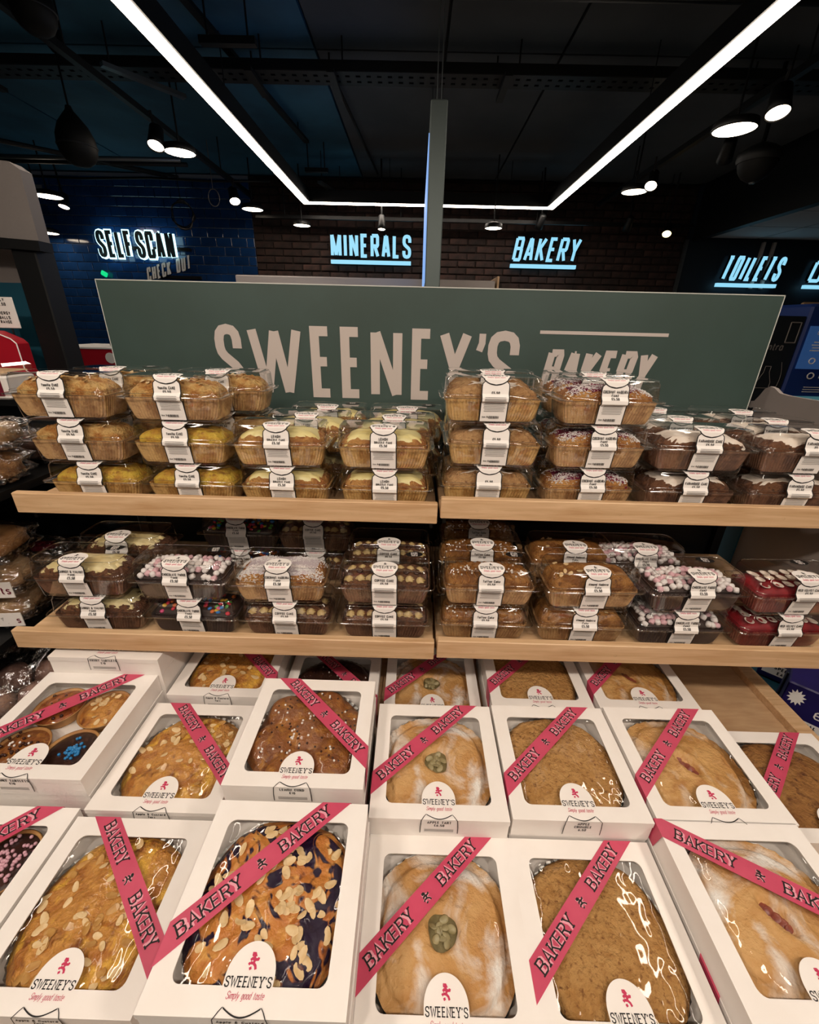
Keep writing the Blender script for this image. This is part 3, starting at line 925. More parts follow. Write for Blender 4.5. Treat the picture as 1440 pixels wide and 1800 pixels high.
MB().bbox((-.008, 1.453, .80), (-.0, 1.468, 1.06)).build('edge_strip', 'grey_light', t)
MB().bbox((.0, 1.46, 0), (.012, 1.47, .74)).build('leg', 'grey_panel', t)

def egg_box(x, y, z, rz, label, front=True):
    t = thing('egg_box', label, 'carton', (x, y, z), rz)
    MB().cham((0, 0, .09), (.20, .16, .18), .004).build('carton', 'egg_purple', t)
    m = MB()
    f = wall_map(0, -.0808, 0)
    m.bbox((-.09, -.0806, .022), (.03, -.0802, .066))
    m.build('white_flash', 'white_paper', t)
    m = MB()
    text(m, 'SPECIAL', wall_map(-.03, -.0812, .048), .013, .0028, 0, 0, .9)
    text(m, 'EASTER', wall_map(-.02, -.0812, .028), .013, .0028, 0, 0, .9)
    m.build('print', 'black_ink', t)
    m = MB()
    text(m, 'Mini', f, .042, .004, .03, .128, 1.0)
    text(m, 'eggs', f, .042, .004, .03, .088, 1.0)
    m.build('lettering', 'white_ink', t)
    m = MB()
    pts = []
    for k in range(24):
        r = .03 if k % 2 else .019
        pts.append((-.07 + r * .75 * math.cos(k * math.pi / 12), -.081, .135 + r * math.sin(k * math.pi / 12)))
    for k in range(24):
        m.add([(-.07, -.081, .135), pts[k], pts[(k + 1) % 24]], [(0, 1, 2)])
    m.build('starburst', 'white_paper', t)
    return t
egg_box(1.30, .99, .395, -.75, 'dark purple egg carton right of the deck with SPECIAL EASTER print')
egg_box(1.42, 1.21, .395, -.75, 'dark purple egg carton behind the one with the print')
t = thing('side_cabinet', 'teal cabinet standing right of the deck under the egg cartons', 'cabinet', (1.42, 1.15, 0))
MB().cham((0, 0, .195), (.46, .9, .39), .004).build('body', 'teal_dark', t)
MB().bbox((-.23, .43, .39), (.23, .45, .70)).build('back_board', 'teal', t)
MB().tube([(-.205, -.1, .39), (-.205, -.1, .56)], .003, 6).build('price_pin', 'steel', t)

# bottle return machine on the right
t = thing('return_machine', 'blue bottle return machine with screens behind the sign at right', 'machine', (3.02, 3.25, 0))
MB().cham((0, .3, .88), (.66, .6, 1.72), .02).build('body', 'machine_blue', t)
MB().cham((.05, -.012, 1.655), (.46, .02, .16), .01).build('header', 'machine_blue', t)
MB().bbox((-.30, -.02, 1.32), (-.12, -.003, 1.60)).build('screen', 'screen_blue', t)
MB().bbox((-.09, -.02, 1.32), (.28, -.003, 1.60)).build('hatch', 'machine_dark', t)
MB().bbox((-.28, -.02, 1.06), (.26, -.003, 1.13)).build('info_panel', 'screen_teal', t)
m = MB()
text(m, 'Re-turn', wall_map(-.02, -.024, 1.255), .05, .009, 0, 0, 1.0)
text(m, 'Centra', wall_map(-.20, -.025, 1.545), .028, .004, 0, 0, 1.0)
for k in range(4):
    m.bbox((-.26 + .01 * (k % 2), -.024, 1.44 + k * .018), (-.16 - .02 * (k % 3 == 0), -.022, 1.447 + k * .018))
for k in range(3):
    m.bbox((-.19, -.006, 1.16 + k * .016), (.02 - .04 * k, -.003, 1.164 + k * .016))
m.build('lettering', 'white_ink', t)
for (cx, cz, r) in ((-.19, 1.275, .022), (-.10, 1.66, .026), (-.22, 1.375, .02)):
    MB().tube([(cx + r * math.cos(a * .393), -.026, cz + r * .9 * math.sin(a * .393)) for a in range(16)], .004, 5, True).build('round_logo', 'white_ink', t)
o = MB()
o.cham((0, 0, .25), (.5, .03, .5), .01)
t = thing('wall_poster', 'dark wall poster with bottle outline left of return machine', 'poster', (2.535, 3.26, 0))
MB().bbox((-.38, 0, .0), (.145, .03, 1.66)).build('board', 'machine_dark', t)
m = MB()
text(m, 'Centra', wall_map(-.03, -.003, 1.437), .052, .007, 0, 0, 1.0, .1, .1)
bot = [(-.05, 1.05), (-.05, 1.22), (-.02, 1.29), (-.02, 1.33), (.02, 1.33), (.02, 1.29), (.05, 1.22), (.05, 1.05), (-.05, 1.05)]
for a, b in zip(bot[:-1], bot[1:]):
    m.tube([(a[0], -.004, a[1]), (b[0], -.004, b[1])], .0022, 4)
m.tube([(-.05, -.004, 1.18), (.05, -.004, 1.18)], .002, 4)
m.tube([(.08 + .03 * math.sin(k * .5), -.004, 1.12 + k * .04) for k in range(7)], .002, 4)
m.build('lettering', 'grey_board', t)
m = MB()
fr = [(.055, 1.49), (.125, 1.49), (.125, 1.62), (.055, 1.62)]
for a, b in zip(fr, fr[1:] + fr[:1]):
    m.tube([(a[0], -.004, a[1]), (b[0], -.004, b[1])], .004, 4)
m.build('notice_frame', 'grey_board', t)
mat('custard_y', 'd8b23c', .5)
t = thing('snack_poster', 'yellowish shelf of jars beyond return machine at right edge', 'poster', (3.62, 4.3, 0))
MB().cham((.06, 0, 1.74), (.46, .03, .14), .01).build('board', 'wood_deck', t)
for k in range(5):
    MB().lathe([(.02, -.02), (.03, 0), (.022, .05), (.012, .06)], 12, (-.1 + k * .09, -.045, 1.73 + .02 * (k % 2))).build('jar', 'custard_y' if 'custard_y' in M else 'wood', t, True)
MB().bbox((-.12, .016, 0), (-.08, .04, 1.70)).build('post', 'dark_metal', t)
# two info cards on the dark wall
for i, (X, Z, w, h) in enumerate(((3.62, 1.62, .14, .22), (3.95, 1.72, .2, .1))):
    tag(MB().cham((0, 0, 0), (w, .01, h), .003).build('notice_card', 'grey_board', loc=(X, 5.472, Z)), ('tall' if i == 0 else 'wide') + ' pale notice card on the dark right wall', 'notice')

# rear gondola seen over the sign
t = thing('rear_gondola', 'pale grey top of the shelving behind the green sign', 'shelving', (0, 3.6, 0))
MB().cham((-.40, .25, .93), (1.94, .5, 1.86), .004).build('body', 'grey_panel', t)
MB().cham((.595, .25, .945), (.015, .5, 1.89), .003).build('end_board', 'wood', t)
MB().cham((-.40, -.006, 1.79), (1.94, .012, .13), .003).build('header_strip', 'grey_light', t)

# ------------------------------------------------------------------ left side: tall fixture, counter, wrapped bread
t = thing('tall_fixture', 'tall black framed fixture with grey header at the left edge', 'fixture', (0, 1.7, 0))
m = MB()
hd = [(-2.2, 1.825), (-1.318, 1.777), (-1.316, 1.985), (-1.345, 2.005), (-2.2, 2.09)]
for Yq, f in ((0, 1), (.05, -1)):
    q = [(x, Yq, z) for x, z in hd]
    m.poly(q if f > 0 else q[::-1])
for a, b in zip(hd, hd[1:] + hd[:1]):
    m.quad((a[0], 0, a[1]), (a[0], .05, a[1]), (b[0], .05, b[1]), (b[0], 0, b[1]))
m.build('header_board', 'grey_board', t)
MB().box((-1.75, -.01, 1.79), (.92, .06, .03), Matrix.Rotation(.055, 3, 'Y')).build('top_rail', 'black_metal', t)
MB().cham((-1.366, .02, .88), (.085, .09, 1.76), .006).build('post', 'black_metal', t)
MB().bbox((-2.3, .10, .3), (-1.44, .12, 1.66)).build('back_board', 'teal_dark', t)
MB().bbox((-2.3, .10, 1.66), (-1.44, .12, 1.79)).build('dark_recess', 'grey_board', t)
t = thing('price_card', 'white price card reading ENERGY BALLS RANGE at left edge', 'card', (-1.50, 1.66, 1.40))
MB().cham((0, 0, .155), (.115, .004, .102), .008).build('card', 'white_paper', t)
MB().tube([(.02, .003, -.02), (.02, .003, .11)], .003, 6).build('stick', 'black_metal', t)
m = MB()
for k, s in enumerate(('ONLY', '\u00a34.50', '', 'ENERGY', 'BALLS', 'RANGE')):
    if s:
        text(m, s, wall_map(0, -.0028, .192 - k * .0145), .0105, .0024, .012, 0, 1.05)
m.build('print', 'black_ink', t)
t = thing('snack_tray', 'red card display tray below the price card at left edge', 'tray', (-1.47, 1.60, 1.33))
m = MB()
pr_ = [(-.14, 0), (.045, 0), (.045, .125), (.03, .14), (-.03, .165), (-.14, .17)]
for Yq, f in ((0, 1), (.05, -1)):
    q = [(x, Yq, z) for x, z in pr_]
    m.poly(q if f > 0 else q[::-1])
for a, b in zip(pr_, pr_[1:] + pr_[:1]):
    m.quad((a[0], 0, a[1]), (a[0], .05, a[1]), (b[0], .05, b[1]), (b[0], 0, b[1]))
m.build('card_front', 'red', t)
m = MB()
for a, b in zip(pr_[1:-1], pr_[2:]):
    m.tube([(a[0], -.002, a[1]), (b[0], -.002, b[1])], .0025, 4)
m.build('white_edge', 'white_paper', t)
MB().bbox((-.15, -.1, -.02), (.06, .1, -.001)).build('shelf', 'black_metal', t)
MB().bbox((-.14, .06, -.9), (.05, .09, -.02)).build('stand', 'black_metal', t)
# red counter with pink and black leaflet holder near the tile wall
t = thing('till_counter', 'red topped till counter seen between the post and green sign', 'counter', (-1.9, 2.6, 0))
MB().cham((0, .2, .64), (.5, .4, 1.28), .01).build('body', 'red', t)
MB().cham((0, .2, 1.33), (.5, .4, .10), .008).build('top', 'red', t)
MB().bbox((-.25, -.004, 1.378), (.25, .4, 1.386)).build('white_edging', 'white_paper', t)
MB().lathe([(.0005, 0), (.03, 0)], 20, (.115, -.004, 1.33), Matrix.Rotation(math.pi / 2, 3, 'X'), cap0=False, cap1=False).build('round_logo', 'white_paper', t)
t = thing('leaflet_stand', 'black and pink leaflet stand on the red counter', 'stand', (-1.80, 2.75, 1.388))
MB().cham((-.035, 0, .075), (.06, .03, .15), .003).build('black_panel', 'black_metal', t)
MB().cham((.03, -.004, .073), (.028, .03, .146), .003).build('pink_panel', 'pink', t)

# side shelves with bread bags left of the display
t = thing('side_shelves', 'dark side shelving with teal edges left of the display', 'shelving', (-1.25, 1.05, 0))
for z in (1.15, .80, .52):
    MB().bbox((-.3, -.32, z - .02), (.24, .35, z)).build('shelf', 'black_metal', t)
    MB().bbox((-.3, -.33, z - .035), (.24, -.32, z + .002)).build('edge_strip', 'teal', t)
MB().bbox((-.3, .35, .0), (.24, .37, 1.3)).build('back', 'machine_dark', t)
MB().bbox((-.3, -.3, .0), (-.28, .36, 1.3)).build('side', 'machine_dark', t)
mat('bread', 'c48e5a', .7, col2='9c6c42', scale=30, bump=.3)
mat('bread_pale', 'd6b48c', .7, col2='b88c60', scale=24, bump=.3)
mat('bagel', 'b48c7e', .5, col2='8e6a60', scale=18)
mat('maroon', '6a1228', .5)
def bread_bag(x, y, z, sx, sy, sz, rz, label, bread='bread', lab=None, oval=None, kind='bag', lidmat=None):
    t = thing('bread_bag', label, 'bread bag', (x, y, z), rz)
    sd = x * 7 + y * 13 + z * 5
    def el(k, amp, zz=0.5, p=.55):
        def fn(u, v):
            a, b = u * 2 * math.pi, (v - .5) * math.pi
            sg = lambda q: math.copysign(abs(q) ** p, q)
            X, Y_, Z_ = sg(math.cos(a)) * sg(math.cos(b)), sg(math.sin(a)) * sg(math.cos(b)), sg(math.sin(b))
            n = 1 + amp * nz(X * 2.6 + sd, Y_ * 2.6, Z_ * 2.6) + amp * .5 * nz(X * 7 + sd, Y_ * 7, Z_ * 7) + amp * .35 * abs(nz(X * 15 + sd, Y_ * 15, Z_ * 15))
            return Vector((X * sx * k * n, Y_ * sy * k * n, sz * (1 + Z_ * k * n)))
        return fn
    if kind == 'rolls':
        for i in (-.5, .5):
            for j in (-.45, .45):
                MB().lathe([(.001, 0), (.4 * sx, .1 * sz), (.47 * sx, .5 * sz), (.34 * sx, .95 * sz), (.001, 1.12 * sz)], 18, (i * sx, j * sy, .12 * sz)).build('bun', bread, t, True)
    else:
        MB().grid(el(.86, .10, p=.7), 28, 14, True).build('loaf', bread, t, True)
    MB().grid(el(1.0, .20), 72, 36, True).build('film', 'wrap', t, True)
    if lab:
        MB().bbox((-sx * .8, -sy * 1.035 - .002, sz * .35), (sx * .98, -sy * 1.035, sz * 1.35)).build('label', 'white_paper', t)
        m = MB()
        text(m, lab, wall_map(sx * .93, -sy * 1.035 - .003, sz * .6), sz * .5, sz * .07, 0, 0, 1.0, align='r')
        m.build('label_print', 'maroon', t)
    if oval:
        MB().lathe([(.0005, 0), (.026, 0)], 20, (sx * .45, -sy * .9, sz * 1.75), Matrix.Rotation(.9, 3, 'X') @ Matrix.Scale(.7, 3, Vector((0, 1, 0))), cap0=False, cap1=False).build('sticker', 'black_ink', t)
    if lidmat:
        MB().grid(lambda u, v: Vector((sx * .5 * math.cos(u * 6.283) * v, sy * .5 * math.sin(u * 6.283) * v, sz * (2.0 - .25 * v * v))), 24, 4, True).build('top_card', lidmat, t, True)
    return t
bread_bag(-1.135, 1.22, 1.15, .11, .07, .045, .15, 'flat plastic bag of bread on top side shelf, nearest the post', 'bagel')
bread_bag(-1.10, 1.02, 1.15, .085, .075, .04, .2, 'clear bag with brown bread at left edge beside vanilla cakes', 'bread')
bread_bag(-1.115, 1.05, 1.235, .10, .08, .035, .1, 'crumpled clear bag lying on the brown bread bag', 'bread_pale', None, None, 'bag', 'maroon')
bread_bag(-1.10, .93, .80, .10, .07, .040, .12, 'wrapped loaf with white label, lowest of the bags left of carrot cakes', 'bread_pale', 's')
bread_bag(-1.10, .935, .882, .10, .07, .045, .12, 'wrapped loaf with large white label ending in ats', 'bread_pale', 'oats', True)
bread_bag(-1.10, 1.09, .80, .10, .06, .07, .1, 'clear bag of golden rolls with maroon top card', 'bread_pale', None, None, 'rolls', 'maroon')
bread_bag(-1.11, .95, .975, .10, .085, .035, .15, 'crumpled clear bag on top of the labelled loaf, left of carrot cakes', 'bread', None, None)
bread_bag(-1.02, .83, .60, .085, .10, .065, .3, 'clear bag of dark pink buns left of the tartlet boxes', 'bagel', None, None, 'rolls')
bread_bag(-1.11, .78, .52, .10, .08, .06, .3, 'shiny wrapped bag of dark buns at the lower left edge', 'bagel', None, None, 'rolls')
# white cake tubs on the far left
for i, (x, y, z, lb) in enumerate(((-1.30, 1.36, 1.31, 'white cake tub with clear lid nearer the black post'), (-1.45, 1.38, 1.31, 'white cake tub with clear lid at the left picture edge'))):
    t = thing('cake_tub', lb, 'tub', (x, y, z))
    MB().cham((0, 0, .035), (.13, .11, .07), .006).build('tub', 'card', t)
    MB().cham((0, 0, .077), (.12, .10, .012), .005).build('cake', 'bread_pale', t)
    MB().cham((0, 0, .088), (.134, .114, .034), .008).build('lid', 'plastic', t)
    MB().bbox((.02, -.0575, .012), (.05, -.0555, .07)).build('stripe', 'maroon', t)
t = thing('tub_stand', 'dark ledge holding the white cake tubs', 'stand', (-1.38, 1.40, 0))
MB().bbox((-.16, -.085, 1.29), (.16, .1, 1.309)).build('ledge', 'black_metal', t)
MB().bbox((-.16, .06, 0), (.16, .1, 1.29)).build('post', 'black_metal', t)

# ------------------------------------------------------------------ loaf cakes in clear boxes
tart_mat('liner_tan', ('d4aa76', 'a0744a', 'bb8d5c'), 40, 0.65, 0.4, lo=.42, hi=.60)
tart_mat('liner_gold', ('deb472', 'ae8046', 'c89858'), 40, 0.65, 0.4, lo=.42, hi=.60)
tart_mat('liner_brown', ('8c644c', '5e4030', '74503c'), 40, 0.65, 0.4, lo=.42, hi=.60)
mat('liner_dark', '5a4a46', .65, col2='443834', scale=30)
tart_mat('liner_red', ('94483c', '6a2a28', '803834'), 40, 0.65, 0.4, lo=.42, hi=.60)
tart_mat('crumb_gold', ('d99e58', 'a8642e', 'c07c3a'), 38, 0.6, 1.0, speck=('7c441c', 90), lo=.42, hi=.60)
tart_mat('crumb_vanilla', ('e9bd76', 'bf7c38', 'd89c50'), 34, 0.6, 1.0, speck=('8a4e22', 80), lo=.42, hi=.60)
tart_mat('crumb_yellow', ('e4be48', 'c88c34', 'd8a83c'), 30, 0.4, 0.8, speck=('9a5a24', 45), lo=.42, hi=.60)
tart_mat('crumb_tan', ('d8a870', 'ae7844', 'c89460'), 40, 0.7, 1.0, speck=('8a5a30', 100), lo=.42, hi=.60)
tart_mat('crumb_brown', ('845434', '5a3622', '6e4429'), 40, 0.7, 1.0, speck=('3e2416', 100), lo=.42, hi=.60)
mat('crumb_dark', '3a2620', .6, col2='241814', scale=26, bump=.4, detail=7)
tart_mat('crumb_toffee', ('b47c3e', '86501f', '9c662f'), 34, 0.45, 0.8, speck=('6a3c18', 90), lo=.42, hi=.60)
mat('crumb_red', '9c1c24', .6, col2='6e1018', scale=26, bump=.3, detail=6)
mat('jam', '5a1030', .25, col2='7c1c3a', scale=40)
mat('icing_lemon', 'efe0a0', .35, col2='e2c878', scale=20, spec=.5)
mat('icing_white', 'f3e7da', .5, col2='e6d2bf', scale=24, bump=.3)
mat('icing_cream', 'eedfae', .5, col2='e0c98c', scale=30)
mat('icing_coffee', 'cdb27a', .5, col2='b8985e', scale=40)
mat('marsh_white', 'f4ece8', .6, sss=.0)
mat('marsh_pink', 'e6b8bf', .6)
mat('coconut', 'f2ece8', .6)
mat('coconut_mauve', 'cbbcc0', .65)
mat('almond', 'ebcfa0', .5, col2='dcb57c', scale=60)
mat('toffee_dark', '3c2014', .3)
mat('toffee_sauce', '96602c', .25)
mat('sprinkle_white', 'f4ebe4', .4)
mat('sprinkle_dark', '3c1c14', .35)
mat('sprinkle_pink', 'dcaab8', .4)
mat('sprinkle_blue', '2f86c4', .35)
for k, c in enumerate(('2f7fd0', 'd83a4a', '4fa048', 'e0b030', 'd86a2a', 'd24a7a')):
    mat('candy_%d' % k, c, .25, coat=.3)

BH, RIMZ = .100, .054
HWB, HDB, HWR, HDR = .0975, .0455, .1075, .053      # tray bottom and rim half sizes
HWL, HDL = .1035, .0485                            # lid top half sizes
def rrect(hw, hd, z, r=.014, n=4):
    pts = []
    for cx, cy, a0 in ((hw - r, hd - r, 0), (-hw + r, hd - r, 90), (-hw + r, -hd + r, 180), (hw - r, -hd + r, 270)):
        for k in range(n + 1):
            a = math.radians(a0 + 90 * k / n)
            pts.append((cx + r * math.cos(a), cy + r * math.sin(a), z))
    return pts
m = MB()
m.rings([rrect(HWB - .012, HDB - .012, .004, .01), rrect(HWB, HDB, .0, .014), rrect(HWB + .002, HDB + .002, .006, .016), rrect(HWR - .002, HDR - .002, RIMZ - .006, .018), rrect(HWR, HDR, RIMZ - .003, .018), rrect(HWR + .009, HDR + .007, RIMZ - .002, .012), rrect(HWR + .009, HDR + .007, RIMZ, .012)], cap1=False)
# small feet ridges moulded in the tray bottom edge
TRAY = smooth_by_angle(m.mesh('tray', 'plastic'), 30)
m = MB()
m.rings([rrect(HWR + .009, HDR + .007, RIMZ + .0006, .012), rrect(HWR + .009, HDR + .007, RIMZ + .003, .012), rrect(HWR + .001, HDR + .001, RIMZ + .004, .018), rrect(HWR - .001, HDR - .001, RIMZ + .010, .018), rrect(HWL + .002, HDL + .002, BH - .008, .02), rrect(HWL - .002, HDL - .002, BH - .002, .02), rrect(HWL - .008, HDL - .008, BH - .0005, .016)], cap0=False)
m.cur = 1
m.tube(rrect(HWR + .009, HDR + .007, RIMZ + .002, .012), .0011, 5, True)
m.tube(rrect(HWL - .001, HDL - .001, BH - .0016, .02), .0008, 5, True)
m.tube(rrect(HWR - .0005, HDR - .0005, RIMZ + .009, .018), .0006, 5, True)
LID = smooth_by_angle(m.mesh('lid', ['plastic', 'plastic_edge']), 30)
HINGE = MB().cham((0, HDR + .0075, RIMZ), (.07, .005, .004), .001).mesh('hinge', 'plastic')

def liner_mesh(name, mt):
    n = 168
    rings = []
    for (hw, hd, z, amp) in ((HWB - .004, HDB - .004, .0045, .0004), (HWB - .0015, HDB - .0015, .012, .0011), (HWR - .0045, HDR - .0045, RIMZ - .012, .0014), (HWR - .0035, HDR - .0035, RIMZ - .001, .0016)):
        base = rrect(hw, hd, z, .015, n // 4 - 1)
        per = []
        # resample evenly along the perimeter
        P = [Vector(p) for p in base]
        seg = [(P[(i + 1) % len(P)] - P[i]).length for i in range(len(P))]
        tot = sum(seg)
        acc, i = 0.0, 0
        for k in range(n):
            d = tot * k / n
            while acc + seg[i] < d - 1e-9:
                acc += seg[i]
                i += 1
            q = P[i].lerp(P[(i + 1) % len(P)], (d - acc) / max(seg[i], 1e-9))
            nn = Vector((q.x / hw ** 2, q.y / hd ** 2, 0)).normalized()
            nn = Vector((q.x * .3, q.y, 0)).normalized() if abs(q.y) > hd * .8 else nn
            per.append(q + nn * (amp if k % 2 else -amp))
        rings.append([tuple(p) for p in per])
    m = MB()
    m.rings(rings, cap0=True, cap1=False)
    return m.mesh(name, mt)
def dome_pt(u, r, seed, amp=.004, H=.026, hw=.1020, hd=.0478, z0=RIMZ - .004, off=0.0):
    a = u * 2 * math.pi
    p = .34
    ca, sa = math.cos(a), math.sin(a)
    X = math.copysign(abs(ca) ** p, ca) * hw * r
    Y_ = math.copysign(abs(sa) ** p, sa) * hd * r
    h = H * (1 - r ** 4.5) ** .58 if r < 1 else 0
    h += amp * nz(X * 38 + seed, Y_ * 38, seed) * (1 - r * .5) + amp * .6 * nz(X * 95 + seed, Y_ * 95, seed) + amp * .35 * abs(nz(X * 210 + seed, Y_ * 210, seed))
    return Vector((X, Y_, min(z0 + h + off, BH - .009)))
def dome_mesh(name, mt, seed, amp=.004, H=.026):
    m = MB()
    m.grid(lambda u, v: dome_pt(u, 1 - v, seed, amp, H) - (Vector((0, 0, .012)) if v == 0 else Vector((0, 0, 0))), 96, 28, True)
    return m.mesh(name, mt, True)
def icing_mesh(name, mt, seed, amp, H, cover=.86, off=.0035, wob=.16):
    m = MB()
    def fn(u, v):
        rr = (1 - v) * (cover + wob * nz(math.cos(u * 6.283) * 2.2 + seed, math.sin(u * 6.283) * 2.2, seed * 3) + wob * .5 * nz(u * 40 % 40, seed, 2))
        e = off * (1 - (1 - v) ** 6) - (.002 if v == 0 else 0)
        return dome_pt(u, min(rr, .99), seed, amp, H, off=e)
    m.grid(fn, 72, 12, True)
    return m.mesh(name, mt, True)
def on_dome(rng, seed, amp, H, rmax=.85):
    u, r = rng.random(), math.sqrt(rng.random()) * rmax
    return dome_pt(u, r, seed, amp, H)
def flake_mesh(mt='almond', a=.0075, b=.0045, t=.0009):
    m = MB()
    n = 10
    m.rings([[(a * s * math.cos(6.283 * k / n) * (1 + .18 * math.cos(6.283 * k / n)), b * s * math.sin(6.283 * k / n), z + .0010 * (math.cos(6.283 * k / n)) ** 2) for k in range(n)] for s, z in ((.9, 0), (1, t / 2), (.9, t))])
    return m.mesh('almond_flake', mt)
mat('almond_glazed', 'cf9f5c', .3, col2='b98444', scale=70, coat=.4)
FLAKE = flake_mesh('almond', .0075, .0045, .0006)
FLAKE_BIG = flake_mesh('almond', .0102, .0060, .0007)
FLAKE_GLZ = flake_mesh('almond_glazed', .0100, .0060, .0006)
def marsh_mesh(mt):
    m = MB()
    m.lathe([(.004, -.0066), (.0062, -.0054), (.0067, 0), (.0062, .0054), (.004, .0066)], 10)
    return m.mesh('marshmallow', mt, True)
MARSH = [marsh_mesh('marsh_white'), marsh_mesh('marsh_pink'), marsh_mesh('marsh_white')]
def candy_mesh(mt):
    m = MB()
    m.lathe([(.001, -.0034), (.004, -.0026), (.006, 0), (.004, .0026), (.001, .0034)], 10)
    return m.mesh('candy_bean', mt, True)
CANDY = [candy_mesh('candy_%d' % k) for k in range(6)]
def rosette_mesh(mt, r=.0085, h=.010):
    m = MB()
    n = 24
    rings = []
    for k in range(9):
        q = k / 8
        rr = r * (1 - q) ** .8 + .0006
        rings.append([(rr * (1 + .16 * math.cos(6 * (6.283 * i / n + q * 2.2))) * math.cos(6.283 * i / n), rr * (1 + .16 * math.cos(6 * (6.283 * i / n + q * 2.2))) * math.sin(6.283 * i / n), h * q) for i in range(n)])
    m.rings(rings)
    return m.mesh('piped_rosette', mt, True)
ROSE = rosette_mesh('icing_coffee', .0118, .0095)
BUTTON = MB().lathe([(.004, 0), (.0075, .001), (.0075, .003), (.004, .004)], 14).mesh('chocolate_button', 'toffee_dark', True)
ROSE_CREAM = rosette_mesh('icing_cream', .010, .007)
def swirl_mesh(mt):
    m = MB()
    m.grid(lambda u, v: 1.5 * Vector((.011 * math.cos(u * 6.283) * math.sin(v * 3.1416) * (1 + .12 * math.sin(v * 18)), .0065 * math.sin(u * 6.283) * math.sin(v * 3.1416) * (1 + .12 * math.sin(v * 18)) + .0, .0035 * (1 - math.cos(u * 6.283)) * .5 * math.sin(v * 3.14) + .004 * v * (1 - v) * 4)), 14, 10, True)
    return m.mesh('cream_swirl', mt, True)
SWIRL = swirl_mesh('icing_white')
def shred_mesh(seed, amp, H, n, mt, rmax=.93, L=.0045):
    rng = random.Random(seed)
    m = MB()
    for _ in range(n):
        p = on_dome(rng, seed, amp, H, rmax) + Vector((0, 0, .0012))
        rot = Matrix.Rotation(rng.random() * 6.3, 3, 'Z') @ Matrix.Rotation(rng.uniform(-.7, .7), 3, 'Y')
        m.box(p, (L * rng.uniform(.6, 1.2), .0011, .0009), rot)
    return m.mesh('coconut_shreds', mt)
def balls_mesh(pts, r, mt, name='sugar_pearls'):
    m = MB()
    for p in pts:
        m.lathe([(.0002, -r), (r * .75, -r * .66), (r, 0), (r * .75, r * .66), (.0002, r)], 8, p)
    return m.mesh(name, mt, True)

# --- label that folds over the lid, down the front
LPATH = [(-.012, BH + .0008), (-HDL + .008, BH + .0008), (-HDL - .0018, BH - .004), (-HDR - .0015, RIMZ + .012), (-HDR - .0085, RIMZ + .004), (-HDR - .0085, RIMZ - .003), (-HDR - .0022, RIMZ - .006), (-HDB - .0032, .006)]
LSEG = [0.0]
for a, b in zip(LPATH[:-1], LPATH[1:]):
    LSEG.append(LSEG[-1] + math.hypot(b[0] - a[0], b[1] - a[1]))
LTOT = LSEG[-1]
def lab_pt(u, s, off=0.0):
    s = max(0.0, min(LTOT, s))
    i = 0
    while i < len(LSEG) - 2 and s > LSEG[i + 1]:
        i += 1
    a, b = LPATH[i], LPATH[i + 1]
    k = (s - LSEG[i]) / (LSEG[i + 1] - LSEG[i])
    dy, dz = b[0] - a[0], b[1] - a[1]
    l = math.hypot(dy, dz)
    ny, nz_ = dz / l, -dy / l
    return Vector((u, a[0] + dy * k + ny * off, a[1] + dz * k + nz_ * off))
OV = .050          # the oval ends here along the label
def oval_hw(s, g=0.0):
    c, r = OV / 2, OV / 2 + g
    return (.0305 + g) * math.sqrt(max(0.0, 1 - ((s - c) / r) ** 2))
def strip_hw(s):
    q = s - OV + .010
    return .0285 if q > .012 else .0175 + .011 * math.sin(max(q, 0) / .012 * math.pi / 2)
def strips(mb, s0, s1, hw, off, n=16):
    ss = sorted(set([s0 + (s1 - s0) * k / n for k in range(n + 1)] + [q for q in LSEG if s0 < q < s1]))
    for a, b in zip(ss[:-1], ss[1:]):
        wa, wb = hw(a), hw(b)
        mb.quad(lab_pt(-wb, b, off), lab_pt(wb, b, off), lab_pt(wa, a, off), lab_pt(-wa, a, off))
def label_mesh(name, lines, fine=True):
    m = MB()
    m.cur = 1
    strips(m, OV - .008, LTOT, lambda s: strip_hw(s) + .0023, .0003)
    strips(m, OV * .62, OV + .0022, lambda s: oval_hw(min(s, OV + .0021), .0022), .0013)
    m.cur = 0
    strips(m, OV - .0068, LTOT, strip_hw, .0008)
    strips(m, 0, OV, oval_hw, .0018, 20)
    m.cur = 1
    fm = lambda s: (lambda u, v: lab_pt(u, s - v, .0024))
    text(m, "SWEENEY'S", fm(.0305), .0092, .0014, 0, 0, .92, .10, serif=True)
    text(m, '*', fm(.0185), .0105, .0013, 0, 0, 1.0)
    s = OV + .0125
    for ln in lines:
        hh = .0064
        text(m, ln, fm(s), hh, .0012, 0, 0, .84 if len(ln) < 12 else .66, .12)
        s += .0084
    m.cur = 3
    text(m, 'Simply good taste', fm(.0375), .0050, .0005, 0, 0, .8, .1, .2)
    if fine:
        m.cur = 2
        rng = random.Random(len(name))
        while s < LTOT - .022:
            m.cur = 2
            w = .024 * rng.uniform(.86, 1.0)
            m.quad(lab_pt(-w, s + .0008, .0022), lab_pt(w, s + .0008, .0022), lab_pt(w, s, .0022), lab_pt(-w, s, .0022))
            s += .0021 if s < LSEG[5] + .004 else .0034
        m.cur = 1
        s = LTOT - .013
        x = -.010
        while x < .013:
            w = rng.choice((.0005, .0009, .0013))
            m.quad(lab_pt(x, s + .006, .0022), lab_pt(x + w, s + .006, .0022), lab_pt(x + w, s, .0022), lab_pt(x, s, .0022))
            x += w + .0007
        text(m, 'Use By', fm(s + .004), .004, .0007, -.017, 0, .9)
    return m.mesh('label', ['white_paper', 'black_ink', 'grey_ink', 'pink_ink'])
m = MB()
n = 24
m.poly([(.021 * math.cos(6.283 * k / n), .0125 * math.sin(6.283 * k / n), 0) for k in range(n)])
